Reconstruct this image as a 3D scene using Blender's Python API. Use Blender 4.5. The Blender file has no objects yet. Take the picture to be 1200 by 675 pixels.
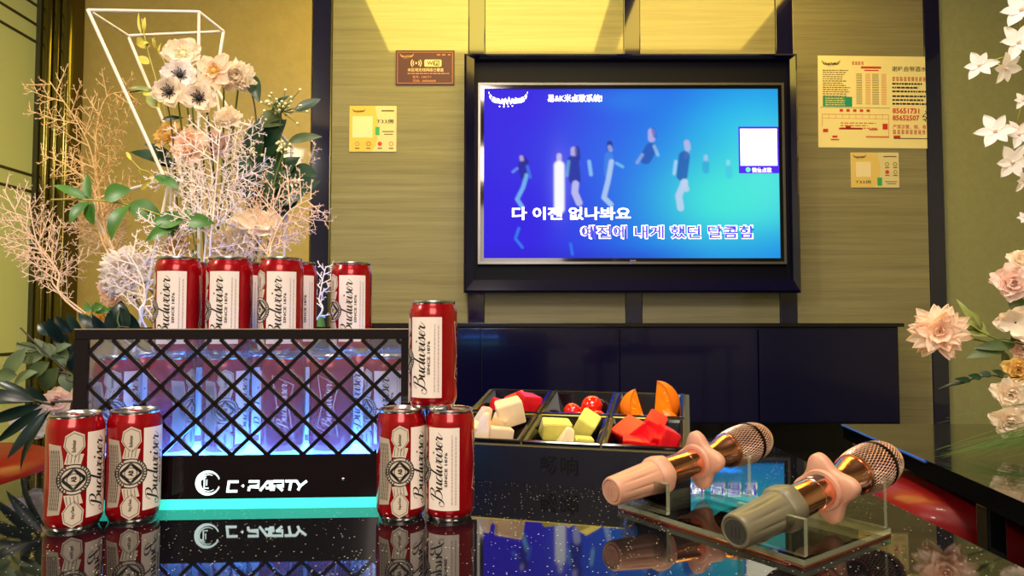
import bpy, bmesh, math, random
import numpy as np
from mathutils import Vector, Matrix
PI = math.pi
rnd = random.Random(7)
scene = bpy.context.scene
C = scene.collection

# ---------------------------------------------------------------- camera, world, big lights, exposure
TT = 0.45                       # table top height
CAMZ = TT + 0.215
F = 800.0                       # focal length in pixels of the 1200x675 frame
PITCH = math.atan(34.5 / F)
cam_d = bpy.data.cameras.new('camera'); cam_d.sensor_width = 36; cam_d.lens = F / 1200 * 36
cam_d.clip_start = 0.02
cam = bpy.data.objects.new('camera', cam_d); C.objects.link(cam)
cam.location = (0, 0, CAMZ); cam.rotation_euler = (PI / 2 + PITCH, 0, 0)
scene.camera = cam
scene.view_settings.view_transform = 'Standard'; scene.view_settings.look = 'None'
scene.view_settings.exposure = 0.0; scene.view_settings.gamma = 1.0
scene.view_settings.use_curve_mapping = False
world = bpy.data.worlds.new('world'); scene.world = world; world.use_nodes = True
world.node_tree.nodes['Background'].inputs[0].default_value = (1.0, 0.80, 0.54, 1)
world.node_tree.nodes['Background'].inputs[1].default_value = 0.28

def light(name, kind, loc, target, energy, col, size=0.3, size_y=None, spot=None, blend=0.5):
    d = bpy.data.lights.new(name, kind); d.energy = energy; d.color = col
    if kind == 'AREA':
        d.size = size
        if size_y: d.shape = 'RECTANGLE'; d.size_y = size_y
    else:
        d.shadow_soft_size = size
    if kind == 'SPOT': d.spot_size = spot; d.spot_blend = blend
    o = bpy.data.objects.new(name, d); C.objects.link(o); o.location = loc
    o.rotation_euler = (Vector(target) - Vector(loc)).to_track_quat('-Z', 'Y').to_euler()
    return o

WARM = (1.0, 0.80, 0.56)
light('ceiling_or_fill_lamp', 'AREA', (-0.12, -0.35, 2.3), (-0.1, 0.8, 0.5), 26, (1, .82, .64), 0.5)
light('ceiling_or_fill_lamp', 'AREA', (0.75, 0.2, 2.4), (0.6, 1.0, 0.6), 25, (1, .86, .70), 0.35)
light('ceiling_or_fill_lamp', 'AREA', (-0.22, 1.0, 2.62), (-0.5, 1.1, 0.7), 16, (1, .86, .66), 0.3)
light('front_fill_light', 'AREA', (0.1, -1.2, 1.5), (0, 1.0, 0.6), 22, (1, .86, .72), 1.0)  # added fill behind the camera to lift the dark foreground, no real lamp
light('ceiling_or_fill_lamp', 'AREA', (-2.4, 0.0, 2.3), (-0.5, 1.05, 0.95), 46, (1, .90, .76), 0.36)  # invented fill from the upper left, added to brighten the left flowers

# ---------------------------------------------------------------- helpers
def ray(x, y):
    a = (x - 600.0) / F; b = (337.5 - y) / F
    c, s = math.cos(PITCH), math.sin(PITCH)
    return Vector((a, c - b * s, s + b * c))
def at(x, y, Y):
    d = ray(x, y); return Vector((0, 0, CAMZ)) + d * (Y / d.y)
def on(x, y, z=TT):
    d = ray(x, y); return Vector((0, 0, CAMZ)) + d * ((z - CAMZ) / d.z)

def s2l(c):
    return tuple((v / 12.92 if v <= .04045 else ((v + .055) / 1.055) ** 2.4) for v in (k / 255.0 for k in c))
MATS = {}
def mat(name, rgb, rough=.5, metal=0., coat=0., spec=.5, emit=0., coat_rough=.05, sss=0., trans=0., ior=1.5, sheen=0., bump=None, var=None):
    if name in MATS: return MATS[name]
    m = bpy.data.materials.new(name); m.use_nodes = True
    nt = m.node_tree; p = nt.nodes['Principled BSDF']
    col = s2l(rgb) + (1,)
    p.inputs['Base Color'].default_value = col
    p.inputs['Roughness'].default_value = rough; p.inputs['Metallic'].default_value = metal
    p.inputs['Coat Weight'].default_value = coat; p.inputs['Coat Roughness'].default_value = coat_rough
    p.inputs['Specular IOR Level'].default_value = spec; p.inputs['IOR'].default_value = ior
    p.inputs['Transmission Weight'].default_value = trans
    p.inputs['Sheen Weight'].default_value = sheen
    if sss:
        p.inputs['Subsurface Weight'].default_value = sss; p.inputs['Subsurface Scale'].default_value = .01
    if emit:
        p.inputs['Emission Color'].default_value = col; p.inputs['Emission Strength'].default_value = emit
    if bump or var:
        tc = nt.nodes.new('ShaderNodeTexCoord')
        n = nt.nodes.new('ShaderNodeTexNoise'); n.inputs['Scale'].default_value = (bump or var)[0]; n.inputs['Detail'].default_value = 4
        nt.links.new(tc.outputs['Object'], n.inputs['Vector'])
        if bump:
            b = nt.nodes.new('ShaderNodeBump'); b.inputs['Strength'].default_value = bump[1]; b.inputs['Distance'].default_value = bump[2]
            nt.links.new(n.outputs['Fac'], b.inputs['Height']); nt.links.new(b.outputs['Normal'], p.inputs['Normal'])
        if var:
            r = nt.nodes.new('ShaderNodeValToRGB')
            r.color_ramp.elements[0].position = .3; r.color_ramp.elements[1].position = .7
            r.color_ramp.elements[0].color = s2l(var[1]) + (1,); r.color_ramp.elements[1].color = col
            nt.links.new(n.outputs['Fac'], r.inputs['Fac']); nt.links.new(r.outputs['Color'], p.inputs['Base Color'])
    MATS[name] = m; return m

def empty(name, label, cat, loc=(0, 0, 0), group=None, rot=None):
    o = bpy.data.objects.new(name, None); C.objects.link(o); o.location = loc
    o.empty_display_size = .02
    if rot is not None: o.rotation_euler = rot
    o['label'] = label; o['category'] = cat
    if group: o['group'] = group
    return o
def obj(name, bm, m, parent=None, loc=None, smooth=False, label=None, cat=None, group=None, kind=None):
    me = bpy.data.meshes.new(name); bm.normal_update(); bm.to_mesh(me); bm.free()
    for mm in (m if isinstance(m, (list, tuple)) else [m]): me.materials.append(mm)
    if smooth:
        me.polygons.foreach_set('use_smooth', [True] * len(me.polygons))
        if smooth is not True: me.set_sharp_from_angle(angle=math.radians(smooth))
    o = bpy.data.objects.new(name, me); C.objects.link(o)
    if parent is not None: o.parent = parent
    if loc is not None: o.location = loc
    if label: o['label'] = label
    if cat: o['category'] = cat
    if group: o['group'] = group
    if kind: o['kind'] = kind
    return o
def struct(name, bm, m, **k): return obj(name, bm, m, kind='structure', **k)
def dup(root, loc, rot=None, label=None, group=None):
    r = root.copy(); C.objects.link(r); r.location = loc
    if rot is not None: r.rotation_euler = rot
    if label: r['label'] = label
    if group: r['group'] = group
    for ch in list(root.children):
        c = ch.copy(); C.objects.link(c); c.parent = r
        for g in list(ch.children):
            d = g.copy(); C.objects.link(d); d.parent = c
    return r

BM = bmesh.new
def box(bm, x0, x1, y0, y1, z0, z1, bev=0, seg=2, mi=0):
    vs = [bm.verts.new((x, y, z)) for z in (z0, z1) for x, y in ((x0, y0), (x1, y0), (x1, y1), (x0, y1))]
    fs = [bm.faces.new([vs[i] for i in f]) for f in ((3, 2, 1, 0), (4, 5, 6, 7), (0, 1, 5, 4), (1, 2, 6, 5), (2, 3, 7, 6), (3, 0, 4, 7))]
    for f in fs: f.material_index = mi
    if bev:
        es = list({e for f in fs for e in f.edges})
        bmesh.ops.bevel(bm, geom=es, offset=bev, segments=seg, affect='EDGES', profile=.5)
    return bm
def frame_of(d):
    d = Vector(d).normalized(); a = Vector((0, 0, 1)) if abs(d.z) < .9 else Vector((1, 0, 0))
    u = d.cross(a).normalized(); return u, d.cross(u).normalized()
def tube(bm, pts, r, n=6, cap=True, mi=0):
    pts = [Vector(p) for p in pts]; rings = []
    for i, p in enumerate(pts):
        d = (pts[min(i + 1, len(pts) - 1)] - pts[max(i - 1, 0)])
        if i == 0: u, v = frame_of(d)
        else:
            dn = d.normalized(); u = (u - dn * u.dot(dn)).normalized(); v = dn.cross(u)
        rr = r[i] if isinstance(r, (list, tuple)) else r
        rings.append([bm.verts.new(p + (u * math.cos(2 * PI * k / n) + v * math.sin(2 * PI * k / n)) * rr) for k in range(n)])
    for a, b in zip(rings, rings[1:]):
        for k in range(n):
            bm.faces.new((a[k], a[(k + 1) % n], b[(k + 1) % n], b[k])).material_index = mi
    if cap:
        bm.faces.new(rings[0][::-1]).material_index = mi; bm.faces.new(rings[-1]).material_index = mi
    return bm
def lathe(bm, prof, n=32, axis='z', caps=True, mi=0, rfun=None):
    """prof: list of (r, h)"""
    rings = []
    for r, h in prof:
        ring = []
        for k in range(n):
            t = 2 * PI * k / n; rr = rfun(r, h, t) if rfun else r
            a, b = rr * math.cos(t), rr * math.sin(t)
            ring.append(bm.verts.new((a, b, h) if axis == 'z' else (h, a, b)))
        rings.append(ring)
    for a, b in zip(rings, rings[1:]):
        for k in range(n):
            bm.faces.new((a[k], a[(k + 1) % n], b[(k + 1) % n], b[k])).material_index = mi
    if caps:
        bm.faces.new(rings[0][::-1]).material_index = mi; bm.faces.new(rings[-1]).material_index = mi
    return bm
def poly(bm, pts, mi=0):
    f = bm.faces.new([bm.verts.new(p) for p in pts]); f.material_index = mi; return f
def prism(bm, pts, z0, z1, mi=0):
    a = [bm.verts.new((p[0], p[1], z0)) for p in pts]; b = [bm.verts.new((p[0], p[1], z1)) for p in pts]; n = len(pts)
    bm.faces.new(a[::-1]).material_index = mi; bm.faces.new(b).material_index = mi
    for k in range(n): bm.faces.new((a[k], a[(k + 1) % n], b[(k + 1) % n], b[k])).material_index = mi
    return bm
def spline(pts, n=8):
    out = []; P = [Vector(p) for p in pts]
    for i in range(len(P) - 1):
        p0, p1, p2, p3 = P[max(i - 1, 0)], P[i], P[i + 1], P[min(i + 2, len(P) - 1)]
        for k in range(n):
            t = k / n
            out.append(.5 * ((2 * p1) + (p2 - p0) * t + (2 * p0 - 5 * p1 + 4 * p2 - p3) * t * t + (3 * p1 - p0 - 3 * p2 + p3) * t ** 3))
    out.append(P[-1]); return out
def stroke(bm, pts, w, mi=0, closed=False, cal=None):
    """flat ribbon along 2D points; cal=(thin, thick): pen width from direction"""
    P = [Vector((p[0], p[1])) for p in pts]; n = len(P); L = []; R = []
    for i in range(n):
        a = P[(i - 1) % n] if closed or i else P[i]; b = P[(i + 1) % n] if closed or i < n - 1 else P[i]
        d = (b - a)
        if d.length < 1e-9: d = Vector((1, 0))
        d.normalize(); nn = Vector((-d.y, d.x)); k = 1.0
        if 0 < i < n - 1 or closed:
            d1 = (P[i] - a)
            if d1.length > 1e-9:
                d1.normalize(); k = 1 / max(.5, Vector((-d1.y, d1.x)).dot(nn))
        ww = w * k
        if cal: ww = cal[0] + (cal[1] - cal[0]) * max(0, -d.y) ** 1.5
        L.append(bm.verts.new((P[i].x + nn.x * ww / 2, P[i].y + nn.y * ww / 2, 0))); R.append(bm.verts.new((P[i].x - nn.x * ww / 2, P[i].y - nn.y * ww / 2, 0)))
    for i in range(n if closed else n - 1):
        j = (i + 1) % n
        bm.faces.new((R[i], R[j], L[j], L[i])).material_index = mi
    return bm
def circ(cx, cy, r, n=24, a0=0, a1=2 * PI, ry=None):
    return [(cx + r * math.cos(a0 + (a1 - a0) * k / n), cy + (ry or r) * math.sin(a0 + (a1 - a0) * k / n)) for k in range(n + (0 if abs(a1 - a0) >= 6.28 else 1))]
def disc(bm, cx, cy, r, n=24, mi=0, z=0): return poly(bm, [(x, y, z) for x, y in circ(cx, cy, r, n)], mi)
def rect(bm, x0, x1, y0, y1, mi=0, z=0): return poly(bm, [(x0, y0, z), (x1, y0, z), (x1, y1, z), (x0, y1, z)], mi)

def text_bm(s, size, align='LEFT', bold=0., space=1., sx=1.):
    """flat text as bmesh in the XY plane, baseline at y=0"""
    cu = bpy.data.curves.new('lettering', 'FONT'); cu.body = s; cu.size = size; cu.align_x = align
    cu.offset = bold * size; cu.space_character = space; cu.resolution_u = 2
    o = bpy.data.objects.new('lettering', cu); C.objects.link(o)
    dg = bpy.context.evaluated_depsgraph_get(); dg.update()
    me = bpy.data.meshes.new_from_object(o.evaluated_get(dg))
    bm = BM(); bm.from_mesh(me)
    for v in bm.verts: v.co.x *= sx
    bpy.data.objects.remove(o); bpy.data.meshes.remove(me); bpy.data.curves.remove(cu)
    return bm
def merge(dst, src, mtx=None, fn=None, mi=None):
    """copy src bmesh into dst (frees src)"""
    mp = {}
    for v in src.verts:
        co = v.co.copy()
        if mtx is not None: co = mtx @ co
        if fn: co = fn(co)
        mp[v] = dst.verts.new(co)
    for f in src.faces:
        try: nf = dst.faces.new([mp[v] for v in f.verts])
        except ValueError: continue
        nf.material_index = f.material_index if mi is None else mi; nf.smooth = f.smooth
    src.free(); return dst
WALLM = Matrix(((1, 0, 0, 0), (0, 0, -1, 0), (0, 1, 0, 0), (0, 0, 0, 1)))   # XY plane -> facing -Y, y up

black_gloss = mat('black gloss lacquer', (9, 9, 14), .08, coat=.5)
navy_gloss = mat('dark navy gloss', (9, 8, 50), .14, coat=.35)
# ================================================================ the room
D = 3.6                                                        # back wall
def linen(name, c0, c1, rough, coat, sx, sz):
    m = bpy.data.materials.new(name); m.use_nodes = True; nt = m.node_tree; p = nt.nodes['Principled BSDF']
    tc = nt.nodes.new('ShaderNodeTexCoord'); mp = nt.nodes.new('ShaderNodeMapping'); mp.inputs['Scale'].default_value = (sx, 1, sz)
    n = nt.nodes.new('ShaderNodeTexNoise'); n.inputs['Scale'].default_value = 1; n.inputs['Detail'].default_value = 8; n.inputs['Roughness'].default_value = .72
    r = nt.nodes.new('ShaderNodeValToRGB'); r.color_ramp.elements[0].position = .32; r.color_ramp.elements[1].position = .72
    r.color_ramp.elements[0].color = s2l(c0) + (1,); r.color_ramp.elements[1].color = s2l(c1) + (1,)
    L = nt.links.new
    L(tc.outputs['Object'], mp.inputs['Vector']); L(mp.outputs['Vector'], n.inputs['Vector']); L(n.outputs['Fac'], r.inputs['Fac']); L(r.outputs['Color'], p.inputs['Base Color'])
    p.inputs['Roughness'].default_value = rough; p.inputs['Coat Weight'].default_value = coat; p.inputs['Coat Roughness'].default_value = .05; p.inputs['Coat IOR'].default_value = 1.75
    return m
wallpaper = linen('horizontal linen wallpaper', (126, 119, 85), (160, 152, 115), .55, 1.0, 1.2, 42)
gold_panel = linen('matte gold panel', (174, 151, 80), (188, 165, 92), .45, .1, 14, 14)
olive_wall = linen('olive wall covering', (154, 154, 108), (166, 166, 118), .6, .1, 30, 30)
mirror_strip = mat('dark mirror strip', (14, 14, 58), .1, coat=1.0)
mirror_strip.node_tree.nodes['Principled BSDF'].inputs['Coat IOR'].default_value = 1.7
strip_edge = mat('thin brass edge', (120, 110, 60), .3, metal=.9)
dark_gold = mat('dark gold lacquered moulding', (104, 94, 42), .16, metal=.9)
pale_panel = mat('pale yellow green panel', (214, 224, 172), .35, coat=.3)
groove_m = mat('dark groove', (60, 58, 26), .5)

bm = BM(); box(bm, -3.0, 3.4, -2.6, 3.75, -.05, 0); struct('floor', bm, mat('dark gloss floor tile', (22, 19, 18), .15))
bm = BM(); box(bm, -3.0, 3.4, -2.6, 3.75, 2.7, 2.75); struct('ceiling', bm, mat('dark warm ceiling', (140, 122, 84), .6))
bm = BM(); box(bm, -3.0, 3.4, D, D + .1, 0, 2.7); struct('wall_back', bm, olive_wall)
XL = at(37, 372, 3.5).x
bm = BM(); box(bm, XL - .1, XL, -2.6, D, 0, 2.7); struct('wall_left', bm, pale_panel)
bm = BM(); box(bm, 3.3, 3.4, -2.6, D, 0, 2.7); struct('wall_right', bm, olive_wall)
# grooves and the curved inlay of the left wall
n = 0
for yy in (10, 32, 52, 207, 226, 413):
    n += 1; z = at(37, yy, 3.5).z
    bm = BM(); box(bm, XL - .01, XL + .003, -1, 3.48, z - .007, z + .007); struct('trim_%d' % n, bm, groove_m)
n += 1
bm = BM(); tube(bm, spline([(XL, 2.75, 1.78), (XL, 2.9, 1.7), (XL, 3.05, 1.5), (XL, 3.08, 1.2), (XL, 3.05, .9)], 8), .016, 8); struct('trim_%d' % n, bm, groove_m)
# corner mouldings
bm = BM(); xs = [at(x, 372, 3.5).x for x in (37, 40, 54, 63, 78)]
box(bm, xs[0], xs[1] + .01, 3.47, D, 0, 2.7, mi=1)
for a, b, rr in ((xs[1], xs[2], .9), (xs[2], xs[3], 1.), (xs[3], xs[4], .9)):
    c = (a + b) / 2; r = (b - a) / 2
    prism(bm, [(c + r * math.cos(t), 3.5 - r * rr * math.sin(t)) for t in [PI * k / 10 for k in range(11)]] + [(a, D), (b, D)], 0, 2.7)
n += 1; struct('trim_%d' % n, bm, [dark_gold, groove_m], smooth=40)
# gold panel, linen panels, dark mirror strips
def wx(x, Y=D - .02): return at(x, 372, Y).x
n += 1; bm = BM(); box(bm, wx(79), wx(361), D - .02, D, 0, 2.7); struct('trim_%d' % n, bm, gold_panel)
for a, b in ((386, 548), (568, 733), (753, 914), (935, 1091)):
    n += 1; bm = BM(); box(bm, wx(a), wx(b), D - .02, D, 0, 2.7, bev=.002); struct('trim_%d' % n, bm, wallpaper)
for a, b in ((362.5, 384.5), (548.5, 567.5), (733.5, 752.5), (914.5, 934.5), (1091.5, 1110)):
    n += 1; bm = BM(); box(bm, wx(a), wx(b), D - .024, D, 0, 2.7, bev=.003); struct('trim_%d' % n, bm, mirror_strip)
n += 1; bm = BM(); box(bm, wx(384.6), wx(385.8), D - .03, D, 0, 2.7); struct('trim_%d' % n, bm, strip_edge)

# glowing ceiling cove (seen only as a reflection in the glossy wall) and a downlight
cove_m = mat('yellow ceiling cove light', (248, 220, 92), .5, emit=8)
t = empty('ceiling_cove_light', 'yellow glowing cove light panel set in the ceiling in front of the screen wall', 'light', (0, 0, 2.7))
bm = BM(); box(bm, -.93, .62, 2.06, 3.2, -.016, -.004); obj('diffuser', bm, cove_m, t)
bm = BM()
for x0, x1, y0, y1 in ((-.97, -.93, 2.02, 3.24), (.62, .66, 2.02, 3.24), (-.93, .62, 2.02, 2.06), (-.93, .62, 3.2, 3.24)): box(bm, x0, x1, y0, y1, -.03, 0)
obj('frame', bm, mat('white gypsum', (200, 190, 160), .7), t)
t = empty('ceiling_cove_light', 'dimmer yellow ceiling cove light panel to the right of the bright one', 'light', (0, 0, 2.7))
bm = BM(); box(bm, .78, 1.72, 2.1, 3.2, -.016, -.004); obj('diffuser', bm, mat('dim yellow cove light', (255, 214, 90), .5, emit=6), t)
bm = BM()
for x0, x1, y0, y1 in ((.74, .78, 2.06, 3.24), (1.72, 1.76, 2.06, 3.24), (.78, 1.72, 2.06, 2.1), (.78, 1.72, 3.2, 3.24)): box(bm, x0, x1, y0, y1, -.03, 0)
obj('frame', bm, MATS['white gypsum'], t)
# laser dots on the wall
for x, y in ((402, 193), (441, 194), (483, 193), (525, 191), (1157, 179)):
    p = at(x, y, D - .02)
    light('laser_projector', 'SPOT', (p.x * .6, 1.7, 2.3), p, 1.6, (1, .03, .06), .002, spot=math.radians(1.0), blend=1.0)

# ================================================================ the television on the wall
YF = 3.42
def wpt(x, y, Y): return at(x, y, Y)
t = empty('television_surround', 'large black glossy lacquered frame around the wall television', 'frame', (at(742, 205, D).x, D - .024, at(742, 205, D).z))
def rel(p, o): return Vector(p) - o.location
o0, o1 = rel(wpt(544, 62, YF), t), rel(wpt(940, 343, YF), t)
i0, i1 = rel(wpt(556, 70, YF + .03), t), rel(wpt(929, 328, YF + .03), t)
bm = BM()
def ringframe(bm, A, B, a, b, yo, yi, yb):
    """bevelled frame: outer rect A-B at depth yo, inner rect a-b at yi, back at yb"""
    O = [(A.x, A.z), (B.x, A.z), (B.x, B.z), (A.x, B.z)]; I = [(a.x, a.z), (b.x, a.z), (b.x, b.z), (a.x, b.z)]
    ch = .012
    Oi = [(A.x + ch, A.z - ch), (B.x - ch, A.z - ch), (B.x - ch, B.z + ch), (A.x + ch, B.z + ch)]
    L = [[bm.verts.new((p[0], y, p[1])) for p in q] for q, y in ((O, yb), (O, yo + .012), (Oi, yo), (I, yi), (I, yb))]
    for r0, r1 in zip(L, L[1:]):
        for k in range(4): bm.faces.new((r0[k], r0[(k + 1) % 4], r1[(k + 1) % 4], r1[k]))
yo, yi = YF - t.location.y, YF + .02 - t.location.y
ringframe(bm, o0, o1, i0, i1, yo, yi, 0)
obj('frame', bm, navy_gloss, t)
bm = BM(); box(bm, i0.x - .01, i1.x + .01, YF + .06 - t.location.y, -.004, i1.z - .01, i0.z + .01); obj('back_panel', bm, mat('dark navy back panel', (7, 7, 26), .5, spec=.15), t)

tv = empty('television', 'large flat television on the wall showing a blue karaoke video', 'television', (t.location.x, YF + .06, t.location.z))
YS = YF + .03                                                  # screen plane
def tvp(x, y): return rel(at(x, y, YS), tv)
a, b = tvp(560, 97), tvp(922, 310)
bm = BM(); box(bm, a.x, b.x, YS + .001 - tv.location.y, -.001, b.z, a.z, bev=.003); obj('housing', bm, black_gloss, tv)
def border(name, p, q, w, y0, y1, m):
    bm = BM()
    box(bm, p.x, q.x, y0, y1, p.z - w, p.z); box(bm, p.x, q.x, y0, y1, q.z, q.z + w)
    box(bm, p.x, p.x + w, y0, y1, q.z + w, p.z - w); box(bm, q.x - w, q.x, y0, y1, q.z + w, p.z - w)
    return obj(name, bm, m, tv)
ys = YS - tv.location.y
border('bezel', tvp(560.5, 97.5), tvp(921.5, 309.5), .012, ys - .008, ys + .001, mat('grey metal bezel', (128, 126, 130), .28, metal=.8))
border('inner_bezel', tvp(563, 100), tvp(919, 307), .019, ys - .006, ys + .001, black_gloss)
# the picture on the screen, one emissive grid
sx0, sx1, sy0, sy1 = 567.0, 915.5, 103.0, 303.5
NX, NY = 280, 161
gx, gy = np.meshgrid(np.linspace(sx0, sx1, NX), np.linspace(sy0, sy1, NY))
def srgb(c): return np.array(s2l(c))
def g2(cx, cy, rx, ry): return np.exp(-(((gx - cx) / rx) ** 2 + ((gy - cy) / ry) ** 2))
u = (gx - sx0) / (sx1 - sx0); v = (gy - sy0) / (sy1 - sy0)
img = np.empty((NY, NX, 3))
def lay(w, c):
    global img
    img = img * (1 - w[..., None]) + srgb(c) * w[..., None]
img[:] = srgb((44, 20, 226))
def sstep(a, b, x):
    q = np.clip((x - a) / (b - a), 0, 1); return q * q * (3 - 2 * q)
lay(sstep(.12, .62, u) * .95, (10, 104, 232))
lay(sstep(.6, .95, u) * .75, (4, 150, 232))
lay(np.clip(g2(868, 150, 70, 45) * .75, 0, 1), (20, 190, 240))
lay(np.clip(g2(850, 232, 85, 62) * 1.05, 0, 1), (62, 226, 218))
lay(np.clip(g2(900, 205, 46, 60) * .7, 0, 1), (86, 240, 222))
lay(g2(735, 118, 40, 14) * .35, (20, 150, 235))
lay(sstep(.9, 1.0, v) * (1 - sstep(.5, .8, u)) * .4, (34, 20, 190))
lay(g2(715, 180, 90, 45) * .22, (40, 120, 240))
lay(sstep(.72, 1., v) * sstep(.55, 1., u) * .45, (16, 120, 232))
def cap(pts, r, c, w=.9, soft=1.2):
    best = np.zeros_like(gx)
    for (xa, ya), (xb, yb) in zip(pts, pts[1:]):
        dx, dy = xb - xa, yb - ya; q = np.clip(((gx - xa) * dx + (gy - ya) * dy) / max(dx * dx + dy * dy, 1e-6), 0, 1)
        d = np.hypot(gx - xa - q * dx, gy - ya - q * dy); best = np.maximum(best, 1 - sstep(r - soft, r + soft, d))
    lay(best * w, c)
dk = (18, 26, 120); pale = (168, 176, 236); lt = (120, 200, 240)
cap([(612, 186), (616, 190)], 3.5, dk, .8); cap([(611, 185), (611.5, 188)], 2.4, (190, 170, 220), .8)
cap([(612, 194), (614, 206)], 5, dk, .7); cap([(606, 198), (601, 202)], 1.5, (110, 150, 240), .8); cap([(617, 206), (613, 220), (606, 234), (612, 243)], 2.4, (120, 190, 240), .8)
cap([(618, 196), (621, 208)], 2, (60, 120, 235), .7)
lay(g2(656, 215, 12, 38) * .5, (120, 120, 250))
cap([(655, 183), (655, 187)], 3, (200, 190, 240), .9); cap([(655, 195), (655, 245)], 6, (250, 250, 255), .98, 2.0)
cap([(672, 176), (672, 181)], 3.6, (190, 180, 225), .85); cap([(676, 175), (677, 186)], 3, dk, .7)
cap([(671, 190), (673, 210)], 7, (22, 40, 150), .85); cap([(666, 190), (664, 206)], 2, lt, .5)
cap([(674, 216), (673, 226), (678, 238)], 4, (200, 200, 240), .8); cap([(690, 190), (692, 205)], 2.2, (150, 210, 245), .7)
cap([(714, 169), (714, 174)], 3.4, dk, .8); cap([(714, 173), (715, 176)], 2.6, (150, 170, 225), .8)
cap([(713, 184), (712, 204)], 5, (60, 130, 225), .8); cap([(716, 190), (712, 212), (707, 232), (715, 240)], 3, (180, 210, 245), .8); cap([(722, 192), (729, 196)], 1.8, (120, 200, 240), .7)
cap([(763, 155), (763, 163)], 4.2, (186, 176, 226), .85); cap([(765, 152), (767, 160)], 2.4, (40, 90, 190), .7)
cap([(762, 175), (756, 186)], 7, (20, 70, 170), .75); cap([(752, 182), (746, 191)], 2, (140, 170, 230), .8); cap([(766, 172), (770, 182)], 2, (160, 210, 245), .6)
cap([(804, 168), (805, 174)], 3.6, (190, 180, 225), .85); cap([(806, 172), (803, 184)], 2.5, (150, 190, 240), .6)
cap([(801, 184), (798, 206)], 6.5, (24, 70, 170), .8); cap([(791, 190), (789, 204)], 2, (180, 220, 250), .7)
cap([(801, 214), (794, 230), (796, 244)], 4, (190, 210, 240), .85); cap([(800, 214), (803, 222)], 3.4, (190, 210, 240), .8)
cap([(826, 184), (826, 188)], 2.4, (170, 200, 240), .7); cap([(826, 193), (826, 200)], 4, (40, 140, 210), .5)
cap([(852, 190), (852, 193)], 2.2, (150, 225, 240), .7); cap([(853, 198), (853, 206)], 4, (60, 190, 230), .5)
cap([(608, 268), (604, 280), (612, 290)], 1.6, (40, 130, 240), .8); cap([(668, 286), (670, 298)], 1.6, (40, 130, 240), .7)
me = bpy.data.meshes.new('screen')
c00, c10, c01 = tvp(sx0, sy0), tvp(sx1, sy0), tvp(sx0, sy1)
uu, vv = np.meshgrid(np.linspace(0, 1, NX), np.linspace(0, 1, NY))
co = np.stack([c00.x + (c10.x - c00.x) * uu, np.full_like(uu, ys - .001), c00.z + (c01.z - c00.z) * vv], -1).reshape(-1, 3)
idx = np.arange(NX * NY).reshape(NY, NX)
quads = np.stack([idx[:-1, :-1], idx[1:, :-1], idx[1:, 1:], idx[:-1, 1:]], -1).reshape(-1, 4)
me.from_pydata(co.tolist(), [], quads.tolist())
ca = me.color_attributes.new('picture', 'FLOAT_COLOR', 'POINT')
ca.data.foreach_set('color', np.concatenate([img.reshape(-1, 3), np.ones((NX * NY, 1))], 1).astype(np.float32).ravel())
m = bpy.data.materials.new('screen picture'); m.use_nodes = True; nt = m.node_tree; p = nt.nodes['Principled BSDF']
p.inputs['Base Color'].default_value = (.01, .01, .015, 1); p.inputs['Roughness'].default_value = .4; p.inputs['Specular IOR Level'].default_value = .04
at_n = nt.nodes.new('ShaderNodeAttribute'); at_n.attribute_name = 'picture'
nt.links.new(at_n.outputs['Color'], p.inputs['Emission Color']); p.inputs['Emission Strength'].default_value = 1.0
me.materials.append(m); so = bpy.data.objects.new('screen', me); C.objects.link(so); so.parent = tv
e_white = mat('screen white', (255, 255, 255), .3, emit=1.0); e_blue = mat('screen violet blue', (66, 48, 214), .3, emit=1.0)
e_panel = mat('screen panel violet', (58, 30, 214), .3, emit=.9); e_green = mat('screen green', (90, 230, 170), .3, emit=1.)
SP = (c10.x - c00.x) / (sx1 - sx0)                              # metres per photo pixel on the screen
def on_screen(bm, x, y, dy, m, name):
    q = tvp(x, y)
    for vv_ in bm.verts: vv_.co = Vector((q.x + vv_.co.x, ys - dy, q.z + vv_.co.y))
    return obj(name, bm, m, tv)
def fit(s, wpx, bold=0., hpx=None):
    bm = text_bm(s, 20 * SP, bold=bold)
    xs_ = [v_.co.x for v_ in bm.verts]; ys_ = [v_.co.y for v_ in bm.verts]; x0, k = min(xs_), wpx * SP / (max(xs_) - min(xs_))
    ky = hpx * SP / (max(ys_) - min(ys_)) if hpx else k
    for v_ in bm.verts: v_.co.x = (v_.co.x - x0) * k; v_.co.y = (v_.co.y - min(ys_)) * ky
    return bm
on_screen(fit('다 이젠 없나봐요', 138, .03, 15.5), 600, 258, .003, e_white, 'lyric_line')
on_screen(fit('예전에 내게 했던 달콤함', 204, .055, 17), 679.5, 280.5, .003, e_white, 'lyric_outline')
on_screen(fit('예전에 내게 했던 달콤함', 200, .012, 14.5), 681.5, 279.2, .0045, e_blue, 'lyric_line')
on_screen(fit('易&K米点歌系统!', 64, .025, 9.5), 641.5, 120, .003, e_white, 'caption')
bm = BM(); rect(bm, 0, 47.5 * SP, -55 * SP, 0); on_screen(bm, 865, 148.5, .002, e_panel, 'code_panel')
bm = BM(); rect(bm, 0, 43 * SP, -43.5 * SP, 0); on_screen(bm, 867, 151, .003, e_white, 'blank_square')
on_screen(fit('微信点歌', 23, .02, 6), 881, 202.5, .003, e_white, 'caption')
bm = BM(); disc(bm, 0, 0, 2.8 * SP, 12); on_screen(bm, 876.5, 199, .003, e_green, 'icon')
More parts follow.
